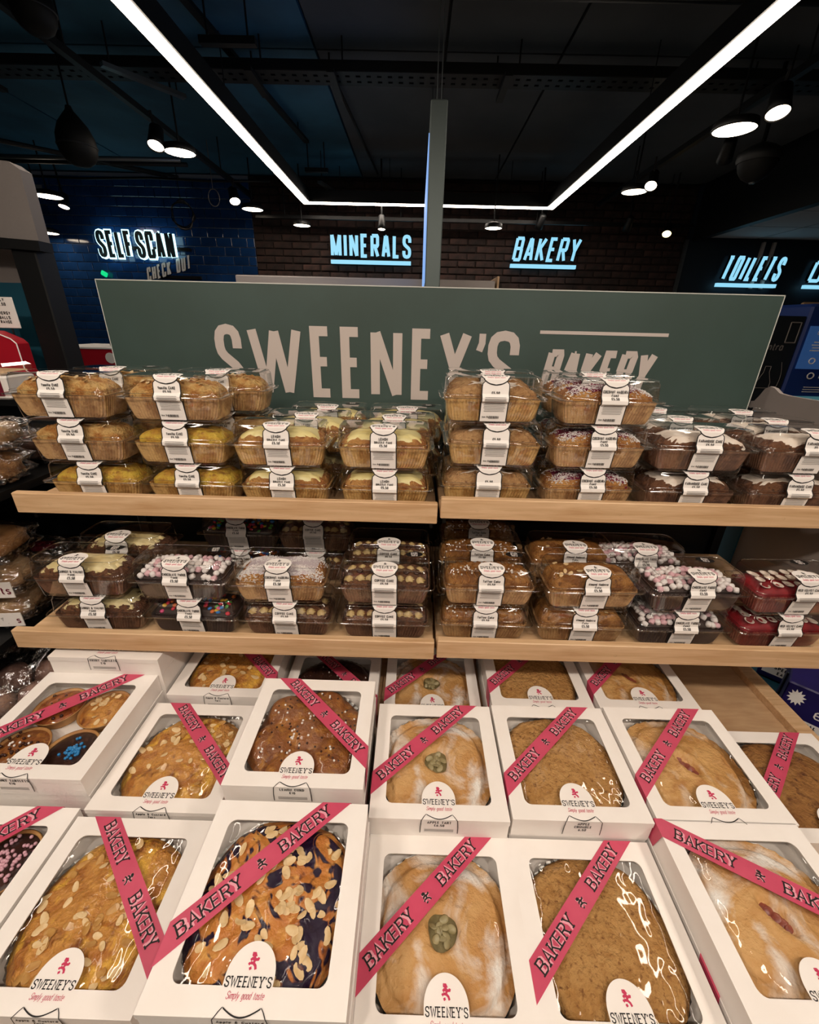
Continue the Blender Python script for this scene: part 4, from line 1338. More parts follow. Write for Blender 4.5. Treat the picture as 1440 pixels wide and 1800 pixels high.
m.cur = 1
for k, s in enumerate(('Made', 'Right', 'Here')):
    text(m, s, lambda u, v: Vector((u, v, .0004)), .0058, .0011, 0, .0036 - k * .0066, .95)
STICKER = m.mesh('sticker', ['black_ink', 'white_ink'])

FL = {
 'vanilla':  dict(title=['Vanilla CAKE', '\u20ac5.50'], liner='liner_tan', crumb='crumb_vanilla', amp=.007, H=.034, says='vanilla'),
 'custard':  dict(title=['Vanilla CAKE', '\u20ac5.50'], liner='liner_gold', crumb='crumb_yellow', amp=.004, H=.030, says='yellow vanilla'),
 'lemon':    dict(title=['LEMON', 'DRIZZLE CAKE', '\u20ac5.50'], liner='liner_gold', crumb='crumb_gold', amp=.004, H=.030, says='lemon drizzle'),
 'plain':    dict(title=['', '\u20ac5.50'], liner='liner_gold', crumb='crumb_tan', amp=.006, H=.030, says='plain golden'),
 'madeira':  dict(title=['COCONUT MADEIRA', 'CAKE', '\u20ac5.50'], liner='liner_tan', crumb='crumb_gold', amp=.005, H=.030, says='coconut madeira'),
 'farm':     dict(title=['FARMHOUSE CAKE', '\u20ac5.50'], liner='liner_brown', crumb='crumb_brown', amp=.005, H=.028, says='farmhouse'),
 'carrot':   dict(title=['CARROT & WALNUT', 'CAKE', '\u20ac5.50'], liner='liner_brown', crumb='crumb_brown', amp=.005, H=.024, says='carrot and walnut'),
 'marsh':    dict(title=['CHOCOLATE FUDGE', 'CAKE', '\u20ac5.50'], liner='liner_dark', crumb='crumb_dark', amp=.002, H=.018, says='marshmallow fudge'),
 'beans':    dict(title=['CHOCOLATE FUDGE', 'CAKE', '\u20ac5.50'], liner='liner_dark', crumb='crumb_dark', amp=.002, H=.018, says='candy bean fudge'),
 'coconut':  dict(title=['COCONUT MADEIRA', 'CAKE', '\u20ac5.50'], liner='liner_tan', crumb='crumb_gold', amp=.004, H=.032, says='coconut covered'),
 'coffee':   dict(title=['COFFEE CAKE', '\u20ac5.50'], liner='liner_brown', crumb='crumb_brown', amp=.002, H=.020, says='coffee'),
 'toffee':   dict(title=['Toffee Cake', '\u20ac5.50'], liner='liner_tan', crumb='crumb_toffee', amp=.002, H=.026, says='toffee'),
 'almond':   dict(title=['Almond Madeira', 'Cake', '\u20ac5.50'], liner='liner_tan', crumb='crumb_toffee', amp=.005, H=.034, says='almond madeira'),
 'velvet':   dict(title=['RED VELVET CAKE', '\u20ac5.50'], liner='liner_red', crumb='crumb_red', amp=.002, H=.020, says='red velvet'),
}
LINERS, LABELS, DOMES, EXTRA = {}, {}, {}, {}
for k, d in FL.items():
    if d['liner'] not in LINERS:
        LINERS[d['liner']] = liner_mesh('paper_liner', d['liner'])
    LABELS[k] = label_mesh(k, d['title'])
    DOMES[k] = [dome_mesh('cake_body', d['crumb'], 3.1 * i + len(k), d['amp'], d['H']) for i in range(3)]
def extra(key, fn):
    if key not in EXTRA:
        EXTRA[key] = fn()
    return EXTRA[key]
def add_toppings(k, c, i):
    """c is the cake body object of flavour k with variant i; alike toppings share mesh data"""
    d = FL[k]
    sd = 3.1 * i + len(k)
    rng = random.Random(int(sd * 10))
    amp, H = d['amp'], d['H']
    if k == 'lemon':
        put('icing', extra((k, i), lambda: icing_mesh('icing', 'icing_lemon', sd, amp, H, .90)), c)
    elif k == 'farm':
        put('sugar_icing', extra((k, i), lambda: icing_mesh('sugar_icing', 'icing_white', sd, amp, H, .84, .003, .3)), c)
    elif k == 'plain':
        put('sugar_dust', extra((k, i), lambda: icing_mesh('sugar_dust', 'icing_white', sd, amp, H, .46, .0012, .45)), c)
    elif k == 'vanilla':
        if i == 0:
            put('icing', extra((k, i), lambda: icing_mesh('icing', 'crumb_yellow', sd, amp, H, .55, .002, .3)), c)
        for q in range(16):
            p = on_dome(rng, sd, amp, H, .8)
            o = put('almond_flake', FLAKE, c, p + Vector((0, 0, .002)))
            o.rotation_euler = (rng.uniform(-.4, .4), rng.uniform(-.4, .4), rng.random() * 6)
    elif k == 'madeira':
        put('jam', extra((k, 'j', i), lambda: icing_mesh('jam', 'jam', sd, amp, H, .88, .0015, .2)), c)
        o = put('coconut_shreds', extra((k, i), lambda: shred_mesh(sd, amp, H, 1300, 'coconut', .95)), c)
        o['kind'] = 'stuff'
    elif k == 'coconut':
        put('icing', extra((k, 'j', i), lambda: icing_mesh('icing', 'coconut_mauve', sd, amp, H, .9, .0012, .06)), c)
        o = put('coconut_shreds', extra((k, i), lambda: shred_mesh(sd, amp, H, 1500, 'coconut', .99, .006)), c)
        o['kind'] = 'stuff'
    elif k == 'marsh':
        n = 0
        for gy in range(7):
            for gx in range(13):
                if rng.random() < .10:
                    continue
                X = -.088 + .0147 * gx + rng.uniform(-.004, .004)
                Y_ = -.040 + .0133 * gy + rng.uniform(-.003, .003)
                z = dome_pt(0, .0, sd, 0, H).z - (abs(X) / .095) ** 4 * .010 - (abs(Y_) / .045) ** 4 * .010
                o = put('marshmallow', rng.choice(MARSH), c, (X, Y_, z + .003 + rng.uniform(0, .004)))
                o.rotation_euler = (rng.random() * 3, rng.random() * 3, rng.random() * 3)
    elif k == 'beans':
        for q in range(60):
            X, Y_ = rng.uniform(-.088, .088), rng.uniform(-.042, .034)
            z = dome_pt(0, .0, sd, 0, H).z - (abs(X) / .095) ** 4 * .010 - (abs(Y_) / .045) ** 4 * .012
            o = put('candy_bean', rng.choice(CANDY), c, (X, Y_, z + .004))
            o.rotation_euler = (rng.uniform(-.5, .5), rng.uniform(-.5, .5), 0)
    elif k == 'coffee':
        for gx in range(8):
            for gy in range(2):
                X = -.082 + gx * .0234 + rng.uniform(-.002, .002)
                Y_ = -.030 + gy * .046
                z = dome_pt(0, .0, sd, 0, H).z - (abs(X) / .1) ** 4 * .008 - .004
                put('piped_rosette', ROSE, c, (X, Y_, z), rng.random() * 3)
        for gx in (-.062, -.03, .05, .075):
            q = put('chocolate_button', BUTTON, c, (gx, -.008, dome_pt(0, 0, sd, 0, H).z + .0005))
            q.rotation_euler = (.5, 0, 0)
    elif k == 'carrot':
        put('icing', extra((k, i), lambda: icing_mesh('icing', 'icing_cream', sd, amp, H, .8, .004, .12)), c)
        for gx in range(7):
            for gy in range(3):
                X, Y_ = -.075 + gx * .025, -.032 + gy * .022
                z = dome_pt(0, .0, sd, 0, H).z - (abs(X) / .095) ** 4 * .012 - .002 - (.005 if gy == 0 else 0)
                put('piped_rosette', ROSE_CREAM, c, (X + rng.uniform(-.003, .003), Y_, z), rng.random())
    elif k == 'velvet':
        for gx in range(7):
            for gy in range(3):
                X, Y_ = -.077 + gx * .0257, -.026 + gy * .022
                z = dome_pt(0, .0, sd, 0, H).z - (abs(X) / .095) ** 4 * .012 - (.004 if gy == 0 else 0)
                put('cream_swirl', SWIRL, c, (X + rng.uniform(-.003, .003), Y_ + rng.uniform(-.003, .003), z), rng.uniform(-.4, .4) + 1.2)
    elif k == 'toffee':
        def driz():
            m = MB()
            for q in range(11):
                X = -.085 + q * .017
                m.tube([dome_pt(0, 0, sd, 0, H) * 0 + Vector((X + .004 * math.sin(w * 1.7), -.046 + w * .0085, dome_pt(0, 0, sd, 0, H).z + .001 - (abs(X) / .095) ** 4 * .012 - (abs(-.046 + w * .0085) / .047) ** 4 * .012)) for w in range(12)], .0022, 5)
            return m.mesh('toffee_drizzle', 'toffee_sauce', True)
        put('toffee_drizzle', extra((k, 'd', i), driz), c)
        def pearls():
            pts = []
            for q in range(38):
                cl = rng.choice((-.07, -.045, .05, .07, .0))
                X, Y_ = cl + rng.gauss(0, .009), rng.gauss(-.01, .014)
                X, Y_ = max(-.09, min(.09, X)), max(-.042, min(.042, Y_))
                pts.append((X, Y_, dome_pt(0, 0, sd, 0, H).z + .003 - (abs(X) / .095) ** 4 * .012 - (abs(Y_) / .045) ** 4 * .010))
            return balls_mesh(pts, .0023, 'sprinkle_white')
        o = put('sugar_pearls', extra((k, i), pearls), c)
        o['kind'] = 'stuff'
    elif k == 'almond':
        for q in range(8):
            p = on_dome(rng, sd, amp, H, .8)
            o = put('almond_flake', FLAKE, c, p + Vector((0, 0, .002)))
            o.rotation_euler = (rng.uniform(-.4, .4), rng.uniform(-.4, .4), rng.random() * 6)

ORD = ['first', 'second', 'third', 'fourth', 'fifth', 'sixth', 'seventh', 'eighth']
N_CAKE = [0]
def cake(shelf, col, row, tier, tiers, k, X, rz=0.0, stick=None):
    side = 'left' if col < 4 else 'right'
    base = (UP_Z if shelf == 'upper' else LOW_Z)[side] + .0006
    Y = ((.998, 1.1205, 1.243) if shelf == 'upper' else (.880, 1.004, 1.128))[row]
    z = base + tier * (BH + .0012)
    i = N_CAKE[0] % 3
    N_CAKE[0] += 1
    tw = ('bottom', 'middle', 'top')[tier] if tiers == 3 else ('bottom', 'top')[tier]
    rw = ('front', 'second', 'rear')[row]
    where = '%s tier, %s row, %s stack from left, %s shelf' % (tw, rw, ORD[col], shelf)
    d = FL[k]
    t = thing('cake_box', 'clear box of %s, %s' % (FL[k]['says'], where), 'cake box', (X, Y, z), math.radians(rz), 'clear cake boxes')
    put('tray', TRAY, t)
    put('lid', LID, t)
    put('hinge', HINGE, t)
    put('label', LABELS[k], t)
    if stick:
        o = put('sticker', STICKER, t, (stick[0], stick[1], BH + .0008))
        o.rotation_euler[2] = stick[2] if len(stick) > 2 else .12
    c = thing('loaf_cake', '%s loaf, %s' % (d['says'], where), 'cake', (X, Y, z + .0008), math.radians(rz), 'loaf cakes on the shelves')
    put('paper_liner', LINERS[d['liner']], c)
    b = put('cake_body', DOMES[k][i], c)
    add_toppings(k, b, i)
    return t
ST = (.062, .018)
# upper shelf: (column, front stack flavours bottom to top, X of each, boxes behind: (row, tiers, X, sticker))
cake('upper', 0, 0, 0, 3, 'custard', -.770, 1); cake('upper', 0, 0, 1, 3, 'vanilla', -.785, 1); cake('upper', 0, 0, 2, 3, 'vanilla', -.797, 0)
cake('upper', 1, 0, 0, 3, 'custard', -.535, -1); cake('upper', 1, 0, 1, 3, 'custard', -.545, 0); cake('upper', 1, 0, 2, 3, 'vanilla', -.543, 1)
for c_, x_ in ((0, -.745), (1, -.485)):
    for q in range(3):
        cake('upper', c_, 1, q, 3, 'vanilla', x_, 0, ST if q == 2 else None)
cake('upper', 2, 0, 0, 2, 'lemon', -.310, -1); cake('upper', 2, 0, 1, 2, 'lemon', -.315, 1)
cake('upper', 3, 0, 0, 2, 'lemon', -.068, 1); cake('upper', 3, 0, 1, 2, 'lemon', -.070, 0)
for c_, x_ in ((2, -.275), (3, -.052)):
    for r_ in (1, 2):
        for q in range(2):
            cake('upper', c_, r_, q, 2, 'lemon', x_ + .03 * (r_ - 1), 0, ST if q == 1 else None)
cake('upper', 4, 0, 0, 3, 'plain', .178, 0); cake('upper', 4, 0, 1, 3, 'plain', .186, -1); cake('upper', 4, 0, 2, 3, 'plain', .172, 1)
cake('upper', 5, 0, 0, 3, 'madeira', .420, 2); cake('upper', 5, 0, 1, 3, 'madeira', .425, 2); cake('upper', 5, 0, 2, 3, 'madeira', .428, 2)
for c_, x_, k_ in ((4, .185, 'plain'), (5, .43, 'madeira')):
    for q in range(3):
        cake('upper', c_, 1, q, 3, k_, x_, 0)
cake('upper', 6, 0, 0, 2, 'farm', .662, 0); cake('upper', 6, 0, 1, 2, 'farm', .665, -1)
cake('upper', 7, 0, 0, 2, 'farm', .905, 0); cake('upper', 7, 0, 1, 2, 'farm', .905, 1)
for c_, x_ in ((6, .668), (7, .905)):
    for r_ in (1, 2):
        for q in range(2):
            cake('upper', c_, r_, q, 2, 'farm', x_, 0, ST if (q == 1 and c_ == 6) else None)
# lower shelf
cake('lower', 0, 0, 0, 2, 'carrot', -.765, 2); cake('lower', 0, 0, 1, 2, 'carrot', -.785, 1, ST)
cake('lower', 1, 0, 0, 2, 'beans', -.530, -1); cake('lower', 1, 0, 1, 2, 'marsh', -.545, 0, (.066, .025, .2))
cake('lower', 2, 0, 0, 2, 'coffee', -.300, 0); cake('lower', 2, 0, 1, 2, 'coconut', -.308, 1)
cake('lower', 3, 0, 0, 2, 'coffee', -.060, 0); cake('lower', 3, 0, 1, 2, 'coffee', -.060, 0, (.068, .028, .1))
cake('lower', 4, 0, 0, 2, 'toffee', .182, 0); cake('lower', 4, 0, 1, 2, 'toffee', .186, 0, (.066, .030, 0))
cake('lower', 5, 0, 0, 2, 'almond', .420, 0); cake('lower', 5, 0, 1, 2, 'almond', .428, 2)
cake('lower', 6, 0, 0, 2, 'marsh', .660, 1); cake('lower', 6, 0, 1, 2, 'marsh', .668, 2, (.05, .028, -.2))
cake('lower', 7, 0, 0, 2, 'velvet', .905, 2); cake('lower', 7, 0, 1, 2, 'velvet', .908, 2, (.04, .03, 0))
for c_, x_, k_, rr in ((0, -.76, 'carrot', 1), (1, -.50, 'beans', 2), (2, -.28, 'coffee', 2), (3, -.058, 'coffee', 1), (4, .182, 'toffee', 1), (5, .42, 'almond', 1), (4, .19, 'toffee', 2), (6, .60, 'marsh', 1)):
    for q in range(2):
        cake('lower', c_, rr, q, 2, k_, x_, 0)

# ------------------------------------------------------------------ white window boxes with tarts
PW, PD, PH = .25, .245, .0495
WX, WY0, WY1 = .0975, -.097, .093
def rloop(x0, x1, y0, y1, r, n=5):
    pts = []
    for cx, cy, a0 in ((x1 - r, y1 - r, 0), (x0 + r, y1 - r, 90), (x0 + r, y0 + r, 180), (x1 - r, y0 + r, 270)):
        for k in range(n + 1):
            a = math.radians(a0 + 90 * k / n)
            pts.append((cx + r * math.cos(a), cy + r * math.sin(a)))
    return pts
def box_shell(window=True):
    m = MB()
    hw, hd, th = PW / 2, PD / 2, .0016
    # walls with thickness
    for (lo, hi) in (((-hw, -hd, 0), (hw, -hd + th, PH - th)), ((-hw, hd - th, 0), (hw, hd, PH - th)), ((-hw, -hd + th, 0), (-hw + th, hd - th, PH - th)), ((hw - th, -hd + th, 0), (hw, hd - th, PH - th))):
        m.bbox(lo, hi)
    m.bbox((-hw + th, -hd + th, 0), (hw - th, hd - th, th))
    return m.mesh('carton', 'card')
def box_top(window=True):
    m = MB()
    hw, hd, th = PW / 2 + .0006, PD / 2 + .0006, .0016
    if not window:
        m.bbox((-hw, -hd, PH - th), (hw, hd, PH))
        return m.mesh('top_panel', 'card')
    inner = rloop(-WX, WX, WY0, WY1, .012)
    n = len(inner)
    outer = []
    for (x, y) in inner:
        # push out to the edge of the panel, corners kept square
        q = max(abs(x) / hw, abs(y) / hd)
        cxn = max(-hw, min(hw, x * (hw / WX)))
        cyn = max(-hd, min(hd, y * (hd / (WY1 if y > 0 else -WY0))))
        if abs(abs(cxn) - hw) > 1e-6 and abs(abs(cyn) - hd) > 1e-6:
            cxn, cyn = (math.copysign(hw, cxn), cyn) if hw - abs(cxn) < hd - abs(cyn) else (cxn, math.copysign(hd, cyn))
        outer.append((cxn, cyn))
    for q in range(4):
        k = q * 6 + 2
        sx, sy = ((1, 1), (-1, 1), (-1, -1), (1, -1))[q]
        outer[k] = outer[k + 1] = (sx * hw, sy * hd)
    for z, f in ((PH, 1), (PH - th, -1)):
        for i in range(n):
            j = (i + 1) % n
            a, b, c, d = (*outer[i], z), (*outer[j], z), (*inner[j], z), (*inner[i], z)
            m.add([a, b, c, d], [(0, 1, 2, 3) if f > 0 else (3, 2, 1, 0)])
    for i in range(n):
        j = (i + 1) % n
        m.quad((*outer[i], PH - th), (*outer[j], PH - th), (*outer[j], PH), (*outer[i], PH))
        m.quad((*inner[i], PH), (*inner[j], PH), (*inner[j], PH - th), (*inner[i], PH - th))
    # tucked front flap line
    m.bbox((-hw, -hd - .0006, PH - .012), (hw, -hd, PH - .0002))
    return m.mesh('top_panel', 'card')
CARTON, TOPW, TOPC = box_shell(), box_top(), box_top(False)
def film_mesh(seed, amp):
    m = MB()
    def fn(u, v):
        x, y = (u * 2 - 1) * (WX + .004), WY0 - .004 + v * (WY1 - WY0 + .008)
        e = min(1.0, min(u, 1 - u, v, 1 - v) * 16)
        d = max(abs(u - .5), abs(v - .5)) * 2
        wgt = .12 + .88 * max(0.0, (d - .45) / .55) ** 1.5
        n1 = abs(nz(x * 26 + seed, y * 26, seed)) + .6 * abs(nz(x * 55 + seed, y * 50, seed + 3)) - .3
        n2 = .5 * nz(x * 9, y * 9 + seed, seed)
        return Vector((x, y, PH - .0022 - (amp * wgt * (n1 + .5) + .0006 * (n2 + .5)) * e))
    m.grid(fn, 72, 72)
    return m.mesh('window_film', 'window_film', True)
FILMS = [film_mesh(2.3 + 3.7 * i, .0040) for i in range(4)]
# tab with the logo that stands into the window
def tab_mesh():
    m = MB()
    n = 28
    top = PH + .0004
    pts = [(-.031, WY0 - .003)] + [(-.031 * math.cos(math.pi * k / n), WY0 + .008 + .034 * math.sin(math.pi * k / n)) for k in range(n + 1)] + [(.031, WY0 - .003)]
    m.poly([(x, y, top) for x, y in pts][::-1])
    m.cur = 1
    fm = lambda u, v: Vector((u, v, top + .0005))
    text(m, "SWEENEY'S", fm, .0100, .0013, 0, -.0985, .95, .12, serif=True)
    m.cur = 2
    text(m, '*', fm, .0180, .0028, 0, -.0838, 1.0)
    text(m, 'Simply good taste', fm, .0068, .0005, 0, -.1085, .75, .08, .25)
    return m.mesh('logo_tab', ['card', 'black_ink', 'pink_ink'])
TAB = tab_mesh()
def price_mesh(lines, script=False):
    m = MB()
    hd = PD / 2 + .0018
    z0 = PH
    def P(u, s, off=.0006):            # s runs forward over the top, then down the front
        a = .0115
        return Vector((u, -hd + (a - s), z0 + off)) if s <= a else Vector((u, -hd - off, z0 - (s - a)))
    m.cur = 1
    n = 16
    arc = [(-.0225 + .045 * k / n, .0022 + .0075 * math.sin(math.pi * k / n)) for k in range(n + 1)]
    for a, b in zip(arc[:-1], arc[1:]):
        m.quad(P(a[0], a[1], .0010), P(a[0], a[1] + .0016, .0010), P(b[0], b[1] + .0016, .0010), P(b[0], b[1], .0010))
    edge = [(.0225, .0022), (.0262, .006), (.0300, .0114), (.0315, .0116), (.0330, .030), (.0330, .047)]
    for s in (-1, 1):
        for a, b in zip(edge[:-1], edge[1:]):
            w = .0013
            m.quad(P(s * a[0], a[1], .001), P(s * b[0], b[1], .001), P(s * (b[0] + w), b[1], .001), P(s * (a[0] + w), a[1], .001))
    m.cur = 0
    m.quad(P(-.0325, .0470, .0006), P(.0325, .0470, .0006), P(.0312, .0120, .0006), P(-.0312, .0120, .0006))
    m.cur = 1
    s = .0195
    for ln in lines:
        text(m, ln, lambda u, v, s=s: P(u, s - v, .0012), .0062, .0011, 0, 0, .9, .16, 0.15 if script else 0.0, serif=not script)
        s += .0085
    m.cur = 2
    while s < .044:
        m.quad(P(-.026, s + .0006, .0010), P(.026, s + .0006, .0010), P(.026, s - .0006, .0010), P(-.026, s - .0006, .0010))
        s += .0019
    return m.mesh('price_label', ['white_paper', 'black_ink', 'pale_ink'])
# ribbon: a straight band over the top that turns down the sides
def ribbon_mesh(p0, p1, W=PW, D=PD, flip=False):
    hw, hd = W / 2 + .0016, D / 2 + .0016
    a, b = Vector(p0), Vector(p1)
    d = (b - a).normalized()
    nrm = Vector((-d.y, d.x))
    w = .0165
    top = PH + .0008
    # clip the band polygon against the panel
    poly = [a - d * .4 + nrm * w, a - d * .4 - nrm * w, b + d * .4 - nrm * w, b + d * .4 + nrm * w]
    for ax, lim, sg in ((0, hw, 1), (0, -hw, -1), (1, hd, 1), (1, -hd, -1)):
        out = []
        for i in range(len(poly)):
            p, q = poly[i], poly[(i + 1) % len(poly)]
            ip, iq = (p[ax] - lim) * sg <= 0, (q[ax] - lim) * sg <= 0
            if ip:
                out.append(p)
            if ip != iq:
                k = (lim - p[ax]) / (q[ax] - p[ax])
                out.append(p + (q - p) * k)
        poly = out
    m = MB()
    pts = [(p.x, p.y, top) for p in poly]
    m.add(pts, [tuple(range(len(pts)))])
    for i in range(len(poly)):
        p, q = poly[i], poly[(i + 1) % len(poly)]
        for ax, lim in ((0, hw), (0, -hw), (1, hd), (1, -hd)):
            if abs(p[ax] - lim) < 1e-6 and abs(q[ax] - lim) < 1e-6:
                sh = d * (.02 if (p - (a + b) / 2).dot(d) > 0 else -.02)
                sh[ax] = 0
                m.quad((p.x, p.y, top), (q.x, q.y, top), (q.x + sh.x, q.y + sh.y, .004), (p.x + sh.x, p.y + sh.y, .004))
    # text along the band, readable with its foot towards the front
    if d.x < 0:
        d = -d
        a, b = b, a
        nrm = Vector((-d.y, d.x))
    proj = [(p - a).dot(d) for p in poly]
    s0, s1 = min(proj), max(proj)
    def fm(z):
        return lambda u, v: Vector((*(a + d * u + nrm * (v - .0095)), top + z))
    h, per = .019, .150
    mid = (s0 + s1) / 2
    items = []
    for k in range(-3, 4):
        c = mid + k * per / 2
        items.append(('*' if k % 2 == 0 else 'BAKERY', c))
    for s, c in items:
        Wt = text_width(s, h * (.9 if s == '*' else 1), .0022, 1.16, .14)
        if c - Wt / 2 < s0 + .006 or c + Wt / 2 > s1 - .006:
            # write the letters that still fit
            if s == '*':
                continue
            x = c - Wt / 2
            for ch in s:
                wch = text_width(ch, h, .0022, 1.16, .14)
                if x > s0 + .012 and x + wch < s1 - .012:
                    for cur, wt, z in ((1, .0040, .0004), (2, .0022, .0008)):
                        m.cur = cur
                        text(m, ch, fm(z), h, wt, x - (wt - .0022) / 2, 0, 1.16, .14, 0, 'l', serif=True)
                x += wch + .14 * h
            continue
        for cur, wt, z in ((1, .0040, .0004), (2, .0022, .0008)):
            m.cur = cur
            text(m, s, fm(z), h * (.9 if s == '*' else 1), wt, c, 0, 1.16, .14 - (wt - .0022) / h, 0, 'c', serif=True)
    return m.mesh('ribbon', ['ribbon', 'ribbon_pale', 'black_ink'])

R_A, R_B = (.068, .12), (-.125, -.060)
L_A, L_B = (-.066, .12), (.125, -.062)
RIB_R, RIB_L = ribbon_mesh(R_A, R_B), ribbon_mesh(L_A, L_B)
RIB_C = ribbon_mesh((-.121, .110), (.056, .011))

# ---- the tarts
tart_mat('pastry_sugar', ('deb074', 'be8444', 'cd9856'), 16, .6, .6, sugar=('f6f0e8', 11, .47, .64))
tart_mat('pastry_gold', ('dcae70', 'bd8848', 'ac7238'), 15, .45, .6, sugar=('f2e9dc', 10, .52, .72))
tart_mat('crumble_top', ('d2a264', 'b98648', 'a8743a'), 20, .85, 1.0, speck=('86542a', 150))
tart_mat('crumble_dark', ('b28046', '8c5a2a', '724420'), 16, .75, 1.0, speck=('5a3016', 90))
tart_mat('custard_top', ('dd9f50', 'b4702f', 'f4bd4c'), 24, .28, .7, .4, distort=1.4, m2=.8, r2=(.53, .66), speck=('7a3c18', 40), lo=.36, hi=.62)
tart_mat('bun_top', ('a0622f', '6e3c20', 'bd8238'), 24, .28, .5, .5)
tart_mat('blueberry_top', ('dc9446', 'b8682a', 'e8ae5a'), 18, .32, .6, .5, hot=('24122e', 19, .505, .555))
tart_mat('choc_fill', ('3a241e', '2a1915', '4a2c22'), 20, .2, .1, .5)
tart_mat('fruit_fill', ('b4683a', '74321f', 'd69648'), 24, .25, .3, .5)
mat('apple_base', '80744e', .4, col2='625838', scale=60, bump=.5)
mat('apple_piece', 'a89c74', .35, col2='887c56', scale=40)
mat('rhubarb_piece', '7a3a30', .35, col2='96523e', scale=60)
mat('tart_case', 'c9975a', .6, col2='a87440', scale=30)

def fluted(r, h, mt, n=96):
    m = MB()
    rings = []
    for rr, z, amp in ((r * .82, 0, 0), (r * .84, .002, .001), (r * .98, h * .85, .0022), (r * 1.03, h, .0012), (r * 1.0, h * .9, .001)):
        rings.append([((rr + (amp if k % 2 else -amp)) * math.cos(6.2832 * k / n), (rr + (amp if k % 2 else -amp)) * math.sin(6.2832 * k / n), z) for k in range(n)])
    m.rings(rings, cap1=False)
    return m.mesh('foil_tray', mt)
FOIL = fluted(.1165, .019, 'foil')
def disc(r, hfun, mt, nr=34, nt=96, name='pastry_top'):
    m = MB()
    def fn(u, v):
        q = 1 - v
        a = u * 2 * math.pi
        z, k = hfun(q, a)
        if r > .08:
            k *= 1 + .045 * (1 - math.cos(4 * a)) / 2
        return Vector((r * q * k * math.cos(a), r * q * k * math.sin(a), z))
    m.grid(fn, nt, nr, True)
    return m.mesh(name, mt, True)
def crimp(q, a, seed, n=34):
    return .0022 * math.cos(a * n) * max(0.0, (q - .84) / .16)
def h_apple(seed, hole='round'):
    def f(q, a):
        x, y = q * math.cos(a), q * math.sin(a)
        z = .024 + .013 * (1 - q ** 2.5) + .0022 * nz(x * 3 + seed, y * 3, seed) + .0009 * nz(x * 11, y * 11 + seed, seed)
        if q > .82:
            z -= .006 * min(1.0, (q - .82) / .04) - .004 * max(0, (q - .88) / .12)
        z += crimp(q, a, seed)
        if hole == 'round':
            rr = .215 + .015 * math.sin(a * 3 + seed)
            z += .0025 * math.exp(-((q - .30) / .08) ** 2)
            if q < rr:
                z -= .012 * min(1.0, (rr - q) / .03)
        elif hole == 'slit':
            ca, sa = x * math.cos(.6) + y * math.sin(.6), -x * math.sin(.6) + y * math.cos(.6)
            e = math.sqrt((ca / .115) ** 2 + (sa / .25) ** 2)
            z += .003 * math.exp(-((e - 1.5) / .5) ** 2)
            if e < 1:
                z -= .009 * min(1.0, (1 - e) / .25)
        return z, 1 + .012 * nz(math.cos(a) * 3 + seed, math.sin(a) * 3, 1)
    return f
def h_crumble(seed):
    def f(q, a):
        x, y = q * math.cos(a), q * math.sin(a)
        z = .030 + .010 * (1 - q ** 3) + .0018 * nz(x * 5 + seed, y * 5, 0) + .0011 * nz(x * 24 + seed, y * 24, 0) + .0007 * nz(x * 60, y * 60 + seed, 0)
        if q > .93:
            z -= .008 * (q - .93) / .07
        return z, 1 + .02 * nz(math.cos(a) * 6 + seed, math.sin(a) * 6, 1)
    return f
def h_lumpy(seed, A=.006, fq=3.4):
    def f(q, a):
        x, y = q * math.cos(a), q * math.sin(a)
        z = .027 + .013 * (1 - q ** 3) + A * .6 * nz(x * fq + seed, y * fq, 0) + .0016 * nz(x * 11 + seed, y * 11, 0)
        if q > .88:
            z -= .009 * (q - .88) / .12
        return min(z, .0435), 1 + .02 * nz(math.cos(a) * 4 + seed, math.sin(a) * 4, 1)
    return f
def h_buns(seed):
    cs = [(0, 0)] + [(.62 * math.cos(k * 1.0472 + .3), .62 * math.sin(k * 1.0472 + .3)) for k in range(6)]
    def f(q, a):
        x, y = q * math.cos(a), q * math.sin(a)
        d = min(math.hypot(x - c[0], y - c[1]) for c in cs)
        z = .026 + .017 * max(0.0, 1 - (d / .42) ** 2) ** .6 + .001 * nz(x * 9 + seed, y * 9, 0)
        if q > .9:
            z -= .008 * (q - .9) / .1
        return min(z, .0440), 1 + .05 * math.cos(a * 6 - 1.8)
    return f
PIE_R = .1135
TOPS = {
 'apple': disc(PIE_R, h_apple(1.0), 'pastry_sugar'), 'apple2': disc(PIE_R, h_apple(5.0), 'pastry_sugar'),
 'rhubarb': disc(PIE_R, h_apple(2.0, 'slit'), 'pastry_gold'), 'rhubarb2': disc(PIE_R, h_apple(7.3, 'slit'), 'pastry_sugar'),
 'crumble': disc(PIE_R, h_crumble(1.7), 'crumble_top'), 'crumble2': disc(PIE_R, h_crumble(4.7), 'crumble_top'), 'dark': disc(PIE_R, h_crumble(9.1), 'crumble_dark'),
 'custard': disc(PIE_R, h_lumpy(1.3), 'custard_top'), 'custard2': disc(PIE_R, h_lumpy(6.3), 'custard_top'), 'blueberry': disc(PIE_R, h_lumpy(3.3, .009, 4.4), 'blueberry_top'),
 'buns': disc(PIE_R, h_buns(1.0), 'bun_top'), 'choc': disc(PIE_R, h_lumpy(8.3, .003), 'choc_fill'),
}
